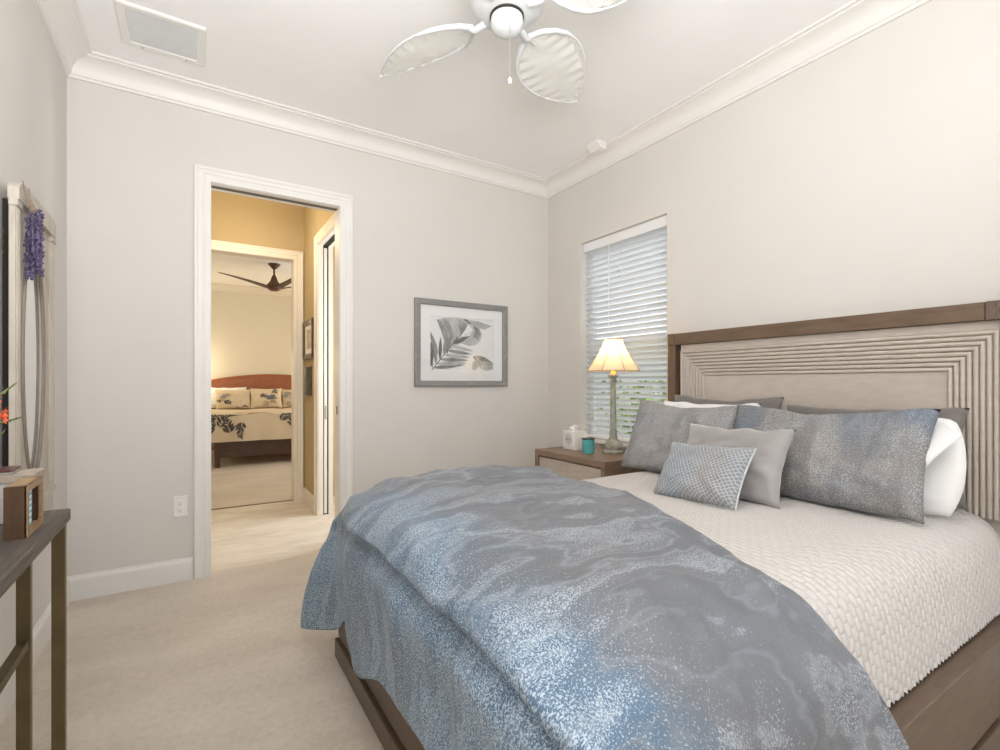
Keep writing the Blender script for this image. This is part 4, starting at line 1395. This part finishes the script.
pillow('throw_pillow', 'small blue grey lattice-woven pillow with piped edge in front', (1.755, 1.30, ZB - 0.006), 0.40, 0.275, 0.12, 34, 2, -3, M['lattice'], 18.0, piping=mat('silver_piping', (0.55, 0.57, 0.58), 0.5, 0.05, 30), pinch=0.06, group='small throw pillows on the platform bed')

# ------------------------------------------------------------------ nightstand and what stands on it
NX0, NX1, NY0, NY1, NZ = 2.18, 2.695, 2.235, 2.965, 0.690
M['nightwood'] = wood('lit_taupe_wood', (0.190, 0.122, 0.080), (0.275, 0.188, 0.130), (22, 3, 22), 0.4)  # bed wood lightened, with the light on the nightstand in its colour
ns_ = thing('nightstand', 'taupe wood nightstand with pale drawer fronts beneath the window', 'nightstand', ((NX0 + NX1) / 2, (NY0 + NY1) / 2, 0))
MB().box(NX0, NX1, NY0, NY1, NZ - 0.042, NZ, 0.003).build('top', M['nightwood'], ns_)
for y0 in (NY0, NY1 - 0.035):
    MB().box(NX0, NX1, y0, y0 + 0.035, 0.0, NZ - 0.042, 0.002).build('side_panel', M['nightwood'], ns_)
MB().box(NX1 - 0.015, NX1, NY0 + 0.035, NY1 - 0.035, 0.06, NZ - 0.042).build('back_panel', M['nightwood'], ns_)
MB().box(NX0 + 0.02, NX1 - 0.02, NY0 + 0.035, NY1 - 0.035, 0.05, 0.075, 0.002).build('bottom_panel', M['nightwood'], ns_)
ym = (NY0 + NY1) / 2
for (z0, z1) in ((0.085, 0.36), (0.37, NZ - 0.052)):
    for (y0, y1) in ((NY0 + 0.039, ym - 0.002), (ym + 0.002, NY1 - 0.039)):
        MB().box(NX0 + 0.012, NX0 + 0.034, y0, y1, z0, z1, 0.002).box(NX0 + 0.034, NX1 - 0.05, y0 + 0.012, y1 - 0.012, z0 + 0.01, z1 - 0.03).build('drawer', M['drawer'], ns_)

LX, LY, LZ = 2.515, 2.492, NZ
lamp = thing('table_lamp', 'tall weathered stone-look table lamp with lit bell shade on the nightstand', 'lamp', (LX, LY, LZ))
M['stone'] = mat('weathered_verdigris', (0.25, 0.245, 0.20), 0.7, 0, 26, 0.5, 60, color2=(0.44, 0.44, 0.38))
MB().lathe((LX, LY, LZ), [(0.070, 0), (0.072, 0.006), (0.070, 0.016), (0.060, 0.022), (0.054, 0.026), (0.054, 0.034), (0.059, 0.040), (0.059, 0.058), (0.055, 0.074), (0.046, 0.088), (0.036, 0.096), (0.031, 0.10), (0.031, 0.108), (0.027, 0.112)], 40).build('base', M['stone'], lamp, smooth=35)
MB().lathe((LX, LY, LZ + 0.11), [(0.026, 0.0), (0.0265, 0.02), (0.0225, 0.06), (0.0205, 0.20), (0.0185, 0.36), (0.018, 0.395)], 40, rfun=lambda w: 1 + 0.045 * cos(12 * w)).build('column', M['stone'], lamp, smooth=50)
cp = MB().lathe((LX, LY, LZ + 0.505), [(0.018, -0.006), (0.024, 0.0), (0.024, 0.008), (0.019, 0.012), (0.019, 0.022), (0.027, 0.032), (0.030, 0.042), (0.030, 0.048), (0.012, 0.050)], 32)
for k in range(8):
    w = 2 * pi * k / 8
    cp.tube([(LX + 0.02 * cos(w), LY + 0.02 * sin(w), LZ + 0.53), (LX + 0.034 * cos(w), LY + 0.034 * sin(w), LZ + 0.548), (LX + 0.042 * cos(w), LY + 0.042 * sin(w), LZ + 0.542)], [0.007, 0.006, 0.002], 6)
cp.build('capital', M['stone'], lamp, smooth=50)
amb = mat('lit_amber_socket', (0.80, 0.42, 0.10), 0.5, 0.05, 20, emit=(1.0, 0.42, 0.06), estr=0.9)
MB().lathe((LX, LY, LZ + 0.552), [(0.010, 0.0), (0.0175, 0.004), (0.0175, 0.018), (0.0135, 0.022), (0.0135, 0.06), (0.010, 0.064)], 24).build('socket', amb, lamp, smooth=40)
BZ = LZ + 0.70
MB().lathe((LX, LY, BZ - 0.085), [(0.012, 0.0), (0.014, 0.02), (0.026, 0.045), (0.030, 0.065), (0.026, 0.085), (0.012, 0.097), (0, 0.099)], 24).build('bulb', mat('lit_bulb', (1, 0.9, 0.75), 0.4, 0.01, 10, emit=(1.0, 0.78, 0.48), estr=6.0), lamp, smooth=60)
MB().tube([(LX, LY - 0.02, LZ + 0.575), (LX, LY - 0.045, LZ + 0.64), (LX, LY - 0.042, LZ + 0.74), (LX, LY - 0.012, LZ + 0.795), (LX, LY, LZ + 0.80)], 0.002, 6).tube([(LX, LY + 0.02, LZ + 0.575), (LX, LY + 0.045, LZ + 0.64), (LX, LY + 0.042, LZ + 0.74), (LX, LY + 0.012, LZ + 0.795), (LX, LY, LZ + 0.80)], 0.002, 6).build('harp', M['brass'], lamp, smooth=60)
SZ0, SZ1, SR0, SR1 = LZ + 0.578, LZ + 0.800, 0.192, 0.066
lampl = bpy.data.lights.new('lamp_bulb_light', 'POINT')
lampl.energy, lampl.color, lampl.shadow_soft_size = 6.0, (1.0, 0.70, 0.36), 0.035
ll = bpy.data.objects.new('lamp_bulb_light', lampl)
COL.objects.link(ll)
ll.location = (0, 0, 0.70)
ll.parent = lamp


def shade_r(t):
    return SR1 + (SR0 - SR1) * (t ** 1.45 * 0.72 + t * 0.28)


def oct_r(w, t, sc=1.0):
    k = 8
    ww = (w + pi / k) % (2 * pi / k) - pi / k
    flat = cos(pi / k) / cos(ww)
    scallop = 1 - 0.06 * (1 - (abs(ww) / (pi / k)) ** 2) * t
    return shade_r(t) * (0.25 + 0.75 * flat) * scallop * sc


sh = G('lit_linen_shade')
sh.set(Base_Color=(0.80, 0.72, 0.60), Roughness=0.8)
trn = sh.node('ShaderNodeBsdfTranslucent')
trn.inputs[0].default_value = (0.90, 0.78, 0.58, 1)
mx = sh.node('ShaderNodeMixShader')
mx.inputs[0].default_value = 0.55
sh.link(sh.b.outputs[0], mx.inputs[1])
sh.link(trn.outputs[0], mx.inputs[2])
sh.link(mx.outputs[0], sh.nt.nodes['Material Output'].inputs[0])
M['shade'] = sh.m
sm = MB()
sm.grid(96, 22, lambda u, v: (LX + oct_r(2 * pi * u, v) * cos(2 * pi * u), LY + oct_r(2 * pi * u, v) * sin(2 * pi * u), SZ1 + (SZ0 - SZ1) * v), closed_u=True)
so = sm.build('lamp_shade', M['shade'], lamp, smooth=60)
M['shadetrim'] = mat('shade_trim', (0.42, 0.35, 0.26), 0.7, 0.05, 20)
rb = MB()
for k in range(8):
    w = 2 * pi * (k + 0.5) / 8
    rb.tube([(LX + oct_r(w, t, 1.006) * cos(w), LY + oct_r(w, t, 1.006) * sin(w), SZ1 + (SZ0 - SZ1) * t) for t in [i / 12 for i in range(13)]], 0.0022, 6)
for t in (0, 1):
    rb.tube([(LX + oct_r(2 * pi * i / 64, t, 1.004) * cos(2 * pi * i / 64), LY + oct_r(2 * pi * i / 64, t, 1.004) * sin(2 * pi * i / 64), SZ1 + (SZ0 - SZ1) * t) for i in range(65)], 0.0032, 6)
rb.build('ribs', M['shadetrim'], so, smooth=60)

# tissue box
tx, ty = 2.425, 2.795
tb = thing('tissue_box', 'white square tissue box cover with a tuft of tissue on the nightstand', 'tissue box', (tx, ty, NZ))
M['ceramic'] = mat('white_glazed_ceramic', (0.80, 0.79, 0.77), 0.3, 0.01, 8)
MB().box(tx - 0.064, tx + 0.064, ty - 0.064, ty + 0.064, NZ, NZ + 0.140, 0.007).build('cover', M['ceramic'], tb, smooth=40)
MB().lathe((tx - 0.0645, ty, NZ + 0.078), [(0.040, 0.0), (0.040, -0.0006), (0.034, -0.001), (0, -0.001)], 32, axis='x').build('oval_emblem', mat('grey_emblem', (0.62, 0.615, 0.60), 0.5, 0.04, 30), tb, smooth=40)
sq = MB()
pts = [(tx - 0.0660, ty + 0.028 - 0.056 * i / 40, NZ + 0.078 + 0.009 * sin(i * 0.9) * (1 if i % 13 < 8 else 0.4)) for i in range(41)]
sq.tube(pts, 0.0010, 5)
sq.build('script_lettering', mat('grey_script', (0.36, 0.35, 0.34), 0.6, 0.05, 20), tb, smooth=60)
tis = MB()


def tissue(u, v):
    a = u * 2 * pi
    r = 0.008 + 0.034 * v * (1 + 0.35 * sin(3 * a + 1) + 0.2 * sin(5 * a))
    return (tx + r * cos(a) * 0.8, ty + r * sin(a), NZ + 0.132 + 0.055 * v * (1 + 0.25 * sin(2 * a)) - 0.02 * v * v)


tis.grid(48, 9, tissue, closed_u=True)
tis.build('tissue', M['white'], tb, smooth=180, fix=False)

# teal candle glass
cx, cy = 2.36, 2.580
cd = thing('candle_jar', 'teal glass candle jar with dark rim between tissue box and lamp', 'candle', (cx, cy, NZ))
M['teal'] = mat('teal_glass', (0.10, 0.42, 0.44), 0.15, 0.08, 10)
MB().lathe((cx, cy, NZ), [(0.036, 0), (0.041, 0.004), (0.043, 0.03), (0.044, 0.098), (0.0405, 0.098), (0.040, 0.085), (0, 0.085)], 36).build('jar', M['teal'], cd, smooth=40)
MB().lathe((cx, cy, NZ), [(0.0395, 0.0855), (0.0395, 0.094), (0.0445, 0.099), (0.0455, 0.103), (0.0445, 0.108), (0.036, 0.109), (0.0, 0.109)], 36).build('rim_lid', mat('dark_teal_lid', (0.045, 0.075, 0.085), 0.3, 0.05, 20), cd, smooth=40)

# ------------------------------------------------------------------ console table along the left wall
TZ = 0.800
CXA, CXB, CYA, CYB = -0.545, -0.310, 0.62, 1.965
ct = thing('console_table', 'narrow console table with dark wood top and brass legs by the left wall', 'table', ((CXA + CXB) / 2, (CYA + CYB) / 2, 0))
M['darkwood'] = wood('dark_grey_wood', (0.045, 0.037, 0.032), (0.135, 0.112, 0.095), (40, 3, 40), 0.5, 0.3)
MB().box(CXA, CXB, CYA, CYB, TZ - 0.036, TZ, 0.004).build('tabletop', M['darkwood'], ct)
for yy in (CYB - 0.030, CYA + 0.030):
    for xx in (CXB - 0.022, -0.408):
        MB().box(xx - 0.0155, xx + 0.0155, yy - 0.012, yy + 0.012, 0, TZ - 0.036, 0.0015).build('leg', M['brass'], ct)
    MB().box(-0.408, CXB - 0.022, yy - 0.011, yy + 0.011, TZ - 0.060, TZ - 0.037, 0.001).build('cross_rail', M['brass'], ct)
MB().box(-0.408 - 0.012, -0.408 + 0.012, CYA + 0.03, CYB - 0.03, 0.415, 0.440, 0.001).build('stretcher', M['brass'], ct)

# small wooden block frame
bk = thing('wooden_block_frame', 'small brown wooden box frame holding a blue strip on the console table', 'frame', (-0.362, 1.72, TZ))
M['blockwood'] = wood('warm_brown_wood', (0.070, 0.033, 0.014), (0.110, 0.056, 0.026), (30, 30, 5), 0.45)
M['blockedge'] = wood('pale_edge_wood', (0.30, 0.185, 0.095), (0.42, 0.28, 0.16), (30, 5, 30), 0.5)
ka0, ka1, kz0, kz1, kx = 1.64, 1.795, TZ, TZ + 0.128, -0.341
MB().box(-0.383, kx - 0.001, ka0, ka0 + 0.012, kz0, kz1).box(-0.383, kx - 0.001, ka1 - 0.012, ka1, kz0, kz1).box(-0.383, -0.377, ka0 + 0.012, ka1 - 0.012, kz0, kz1 - 0.012).build('box', M['blockwood'], bk)
MB().box(-0.383, kx - 0.001, ka0 + 0.0122, ka1 - 0.0122, kz1 - 0.012, kz1).build('top_board', M['blockedge'], bk)
MB().box(-0.377, kx - 0.001, ka0 + 0.0122, ka1 - 0.0122, kz0, kz0 + 0.012).build('base_board', M['blockedge'], bk)
MB().frame(ka0 + 0.016, ka1 - 0.016, kz0 + 0.016, kz1 - 0.016, [(0, -0.006), (0, 0.001), (0.016, 0.001), (0.016, -0.004)], lambda a, z, h: (kx + h, a, z)).build('front_frame', M['blockedge'], bk)
MB().box(-0.3765, -0.352, ka0 + 0.062, ka0 + 0.100, kz0 + 0.013, kz1 - 0.013).build('picture_strip', mat('sky_blue_print', (0.20, 0.48, 0.62), 0.5, 0.12, 40), bk)
wt = MB()
for k in range(6):
    zc = kz0 + 0.026 + k * 0.0155
    wt.prism([(ka0 + 0.070, zc - 0.003), (ka0 + 0.082, zc - 0.005), (ka0 + 0.094, zc - 0.001), (ka0 + 0.088, zc + 0.004), (ka0 + 0.074, zc + 0.003)], lambda a, z, h: (h, a, z), -0.352, -0.3512)
wt.build('white_marks', M['white'], bk)

# whitewashed box with slim case on it
kb = thing('keepsake_box', 'whitewashed wooden box with pale lid behind the wooden block frame', 'box', (-0.445, 1.90, TZ))
M['whitewash'] = wood('whitewashed_wood', (0.58, 0.55, 0.51), (0.74, 0.72, 0.69), (6, 6, 30), 0.6, 0.3)
M['palewood'] = wood('greyed_lid_wood', (0.34, 0.27, 0.21), (0.56, 0.48, 0.40), (8, 8, 30), 0.55, 0.3)
MB().box(-0.515, -0.372, 1.842, 1.945, TZ, TZ + 0.108, 0.002).build('body', M['whitewash'], kb)
MB().box(-0.520, -0.366, 1.837, 1.950, TZ + 0.108, TZ + 0.130, 0.002).build('lid', M['palewood'], kb)
kc = thing('slim_case', 'slim dark red and silver case lying on the whitewashed box', 'case', (-0.465, 1.89, TZ + 0.13))
MB().box(-0.515, -0.412, 1.845, 1.935, TZ + 0.130, TZ + 0.137, 0.002).build('shell', M['steel'], kc)
MB().box(-0.513, -0.414, 1.847, 1.933, TZ + 0.137, TZ + 0.144, 0.002).build('lid', mat('dark_red_lacquer', (0.10, 0.025, 0.025), 0.3, 0.05, 20), kc)

# flowers leaning into view from a vase on the console
fv = thing('flower_vase', 'vase of orange blossoms with green sprigs on the console table', 'vase', (-0.47, 1.66, TZ))
MB().lathe((-0.47, 1.66, TZ), [(0.028, 0), (0.040, 0.02), (0.044, 0.06), (0.034, 0.12), (0.022, 0.16), (0.026, 0.18), (0.022, 0.178), (0.018, 0.16), (0, 0.15)], 28).build('vase', M['ceramic'], fv, smooth=40)
M['greenstem'] = mat('green_stem', (0.14, 0.17, 0.06), 0.6, 0.3, 20)
M['leafpale'] = mat('pale_green_leaf', (0.30, 0.33, 0.16), 0.6, 0.2, 20)
M['orange'] = mat('orange_petal', (0.80, 0.17, 0.05), 0.5, 0.15, 20)


def p_at(px, py, X):
    """point on the vertical plane x = X that stands at the photo's column and row"""
    s_, c_ = 0.5336, 0.8457
    d = Vector((s_ * 490 + c_ * (px - 500), c_ * 490 - s_ * (px - 500), -(py - 383.5)))
    t = X / d.x
    return Vector((X, d.y * t, 1.18 + d.z * t))


root_p = Vector((-0.47, 1.66, TZ + 0.17))
for (px, py, X) in ((15, 384, -0.385), (22, 417, -0.380), (2, 434, -0.395), (3, 416, -0.39)):
    e_ = p_at(px, py, X)
    mid = (root_p + e_) / 2 + Vector((-0.012, 0, 0.03))
    st = MB().tube(catmull([root_p, mid, e_], 8), [0.0022] * 17, 6)
    for k in range(5):
        q = mid.lerp(e_, 0.35 + 0.16 * k)
        st.tube([q, q + Vector((0.004, 0.006 * (-1) ** k, 0.006))], [0.0022, 0.0006], 5)
    st.build('stem', M['greenstem'], fv, smooth=60)
for (px, py, X, R) in ((1, 416, -0.39, 0.021), (-8, 402, -0.40, 0.024), (-14, 424, -0.41, 0.022)):
    c_ = p_at(px, py, X)
    fb = MB()
    for k in range(9):
        a = 2 * pi * k / 9
        d = Vector((0.35, cos(a), sin(a))).normalized()
        s_ = d.cross(Vector((1, 0, 0))).normalized()
        for rr in (1.0,):
            fb.add([c_, c_ + d * R * 0.6 + s_ * R * 0.42, c_ + d * R * 1.1 + Vector((0.003, 0, 0)), c_ + d * R * 0.6 - s_ * R * 0.42], [(0, 1, 2, 3)])
    fb.sphere(c_ + Vector((0.003, 0, 0)), R * 0.35, seg=8, rings=6)
    fb.build('blossom', M['orange'], fv, smooth=60, fix=False)
for (px, py, X) in ((3, 433, -0.395), (-3, 440, -0.40)):
    c_ = p_at(px, py, X)
    lfm = MB()
    d, s_ = Vector((0.1, 0.6, 0.5)).normalized(), Vector((0.3, -0.5, 0.7)).normalized()
    lfm.add([c_ - d * 0.018, c_ + s_ * 0.010, c_ + d * 0.018, c_ - s_ * 0.010], [(0, 1, 2, 3)])
    lfm.build('leaf', M['leafpale'], fv, fix=False)

# ------------------------------------------------------------------ mirror on the left wall
mi = thing('wall_mirror', 'tall champagne wooden mirror with oval glass on the left wall', 'mirror', (XL + 0.05, 2.63, 0.6))
M['champ'] = wood('champagne_wood', (0.43, 0.385, 0.325), (0.56, 0.51, 0.44), (14, 14, 3), 0.42, 0.1)
MX0, MX1 = XL + 0.038, XL + 0.052       # back and front of the frame
my0, my1, mz0, mz1 = 2.345, 2.915, 0.60, 1.885
oy, oz, ory, orz = 2.605, 1.275, 0.146, 0.455
nO = 160
# board with oval opening
inner = [(oy + ory * cos(2 * pi * i / nO), oz + orz * sin(2 * pi * i / nO)) for i in range(nO)]


def rect_pt(a, hy0, hy1, hz0, hz1):
    c_, s_ = cos(a), sin(a)
    t = min(((hy1 - oy) if c_ > 0 else (oy - hy0)) / max(abs(c_), 1e-6), ((hz1 - oz) if s_ > 0 else (oz - hz0)) / max(abs(s_), 1e-6))
    return (oy + c_ * t, oz + s_ * t)


angs = []
for i in range(nO):
    angs.append(math.atan2((orz * sin(2 * pi * i / nO)), (ory * cos(2 * pi * i / nO))))
by0_, by1_, bz0_, bz1_ = my0 + 0.055, my1 - 0.055, 0.70, 1.83
outr = [rect_pt(a, by0_, by1_, bz0_, bz1_) for a in angs]
for c_ in ((by0_, bz0_), (by1_, bz0_), (by0_, bz1_), (by1_, bz1_)):
    k_ = min(range(nO), key=lambda i: (outr[i][0] - c_[0]) ** 2 + (outr[i][1] - c_[1]) ** 2)
    outr[k_] = c_
bd = MB()
vv = []
for (a, b), (c_, d_) in zip(inner, outr):
    vv += [(MX1 - 0.008, a, b), (MX1 - 0.008, c_, d_), (MX0, a, b), (MX0, c_, d_)]
ff_ = []
for i in range(nO):
    k = (i + 1) % nO
    ff_ += [(4 * i, 4 * k, 4 * k + 1, 4 * i + 1), (4 * i, 4 * i + 2, 4 * k + 2, 4 * k), (4 * i + 1, 4 * k + 1, 4 * k + 3, 4 * i + 3)]
bd.add(vv, ff_)
bd.build('face_board', M['champ'], mi)
for y0 in (my0, my1 - 0.055):
    s2 = MB().box(MX0 - 0.004, MX1, y0, y0 + 0.055, 0.715, 1.825, 0.003)
    for q in (0.012, 0.026, 0.040):
        s2.box(MX1 - 0.001, MX1 + 0.004, y0 + q - 0.004, y0 + q + 0.004, 0.735, 1.80, 0.0015)
    s2.build('stile', M['champ'], mi)
    for za in (1.800, 0.705):
        MB().box(MX0 - 0.004, MX1 + 0.008, y0 - 0.006, y0 + 0.061, za, za + 0.026, 0.004).build('corner_block', M['champ'], mi)
yy0, yy1 = my0 + 0.0, my1 - 0.020
crest = [(yy0, 1.825), (yy0, 1.868), (yy0 + 0.02, 1.885), (yy0 + 0.06, 1.897), (yy1 - 0.03, 1.897), (yy1, 1.885), (yy1, 1.825)]
MB().prism(crest, lambda a, z, h: (h, a, z), MX0 - 0.006, MX1 + 0.010).build('crest_rail', M['champ'], mi)
MB().box(MX0 - 0.002, MX1 + 0.004, my0 + 0.035, my1 - 0.035, mz0, 0.712, 0.003).build('bottom_rail', M['champ'], mi)
MB().box(MX0 - 0.003, MX0 + 0.0005, my0 + 0.01, my1 - 0.01, 0.66, 1.84).build('back_board', M['champ'], mi)
MB().box(XL + 0.002, MX0 - 0.003, my0 + 0.075, my1 - 0.03, 0.66, 1.84).build('gap_shade', M['black'], mi)  # black block painted in for the shade between mirror and wall
g = G('silvered_glass')
g.set(Base_Color=(0.86, 0.86, 0.84), Metallic=1.0, Roughness=0.03)
MB().lathe((MX1 - 0.012, 0, 0), [(1, 0.0), (1, -0.003)], nO, axis='x')
gm = MB()
gv = [(MX1 - 0.013, a, b) for a, b in inner]
gm.add(gv + [(MX1 - 0.013, oy, oz)], [(i, (i + 1) % nO, nO) for i in range(nO)])
gm.build('mirror_glass', g.m, mi)
ov = MB()
ov.tube([(MX1 - 0.006, oy + (ory + 0.006) * cos(2 * pi * i / nO), oz + (orz + 0.006) * sin(2 * pi * i / nO)) for i in range(nO + 1)], 0.0075, 8, cap=False)
ov.build('oval_rim', mat('darker_champagne', (0.24, 0.20, 0.165), 0.4, 0.1, 20), mi, smooth=60)
hg = MB()
for k in range(3):
    hg.tube([(XL + 0.018, my0 + 0.012, 1.72 - 0.03 * k), (XL + 0.016, my0 + 0.028, 1.705 - 0.03 * k), (XL + 0.018, my0 + 0.010, 1.69 - 0.03 * k)], 0.0016, 5)
hg.build('hanging_wire', M['brass'], mi)

# lavender bunch hanging from the mirror by a ribbon
lx, ly = MX1 + 0.030, 2.44
lv = thing('lavender_bunch', 'bunch of dried purple lavender hung by a ribbon from the mirror', 'lavender', (lx, ly, 1.86))
M['lav'] = mat('lavender_purple', (0.060, 0.045, 0.100), 0.9, color2=(0.155, 0.125, 0.225), vscale=60)
M['drystem'] = mat('dry_stem', (0.27, 0.22, 0.14), 0.8, 0.2, 20)
rnd = random.Random(9)
bl_ = MB()
stm = MB()
for k in range(62):
    a, r = rnd.uniform(0, 2 * pi), sqrt(rnd.random())
    z1_ = rnd.uniform(1.625, 1.785)
    ex, ey = lx + 0.022 * r * cos(a), ly + 0.036 * r * sin(a) + (1.80 - z1_) * 0.05
    p0 = Vector((lx - 0.008, ly - 0.008 + 0.012 * r * cos(a), 1.835 + 0.02 * rnd.random()))
    p1 = Vector((ex, ey, z1_))
    stm.tube([p0, p0.lerp(p1, 0.5) + Vector((0.004, 0, 0)), p1], 0.0011, 5)
    L = rnd.uniform(0.05, 0.09)
    for q in range(9):
        f = q / 8
        pp = p1 + Vector((rnd.uniform(-.004, .004), rnd.uniform(-.004, .004), L * (f - 0.75)))
        bl_.sphere(pp, rnd.uniform(0.0045, 0.0075), rz=rnd.uniform(0.005, 0.008), seg=6, rings=4)
for k in range(16):   # a few shorter sprigs at the top
    a = rnd.uniform(0, 2 * pi)
    p1 = Vector((lx + 0.015 * cos(a), ly + 0.055 * rnd.uniform(-0.3, 1), 1.80 + rnd.uniform(-0.03, 0.015)))
    stm.tube([Vector((lx - 0.006, ly, 1.80)), p1], 0.001, 5)
    for q in range(7):
        bl_.sphere(p1 + Vector((rnd.uniform(-.005, .005), 0.02 * (q / 7 - 0.5), rnd.uniform(-.008, .012))), rnd.uniform(0.004, 0.0065), seg=6, rings=4)
stm.build('stems', M['drystem'], lv, smooth=60)
bl_.build('blossom', M['lav'], lv, smooth=60)
M['ribbon'] = mat('mauve_ribbon', (0.36, 0.24, 0.22), 0.5, 0.1, 20)
rbm = MB()
for (ya, yb_) in ((ly - 0.065, ly - 0.004), (ly + 0.020, ly + 0.004)):
    q = [(MX1 + 0.011, ya, 1.900), (MX1 + 0.012, ya * 0.8 + yb_ * 0.2, 1.885), (MX1 + 0.016, ya * 0.4 + yb_ * 0.6, 1.855), (lx - 0.004, yb_, 1.822)]
    vv = []
    for p in q:
        vv += [(p[0], p[1] - 0.005, p[2]), (p[0], p[1] + 0.005, p[2]), (p[0] + 0.0015, p[1] + 0.005, p[2]), (p[0] + 0.0015, p[1] - 0.005, p[2])]
    ff_ = []
    for i in range(3):
        for s_ in range(4):
            ff_.append((4 * i + s_, 4 * i + (s_ + 1) % 4, 4 * i + 4 + (s_ + 1) % 4, 4 * i + 4 + s_))
    rbm.add(vv, ff_ + [(0, 1, 2, 3), (12, 13, 14, 15)])
rbm.lathe((lx - 0.006, ly, 1.815), [(0.011, 0.0), (0.012, 0.006), (0.011, 0.012)], 14)
rbm.build('ribbon', M['ribbon'], lv)
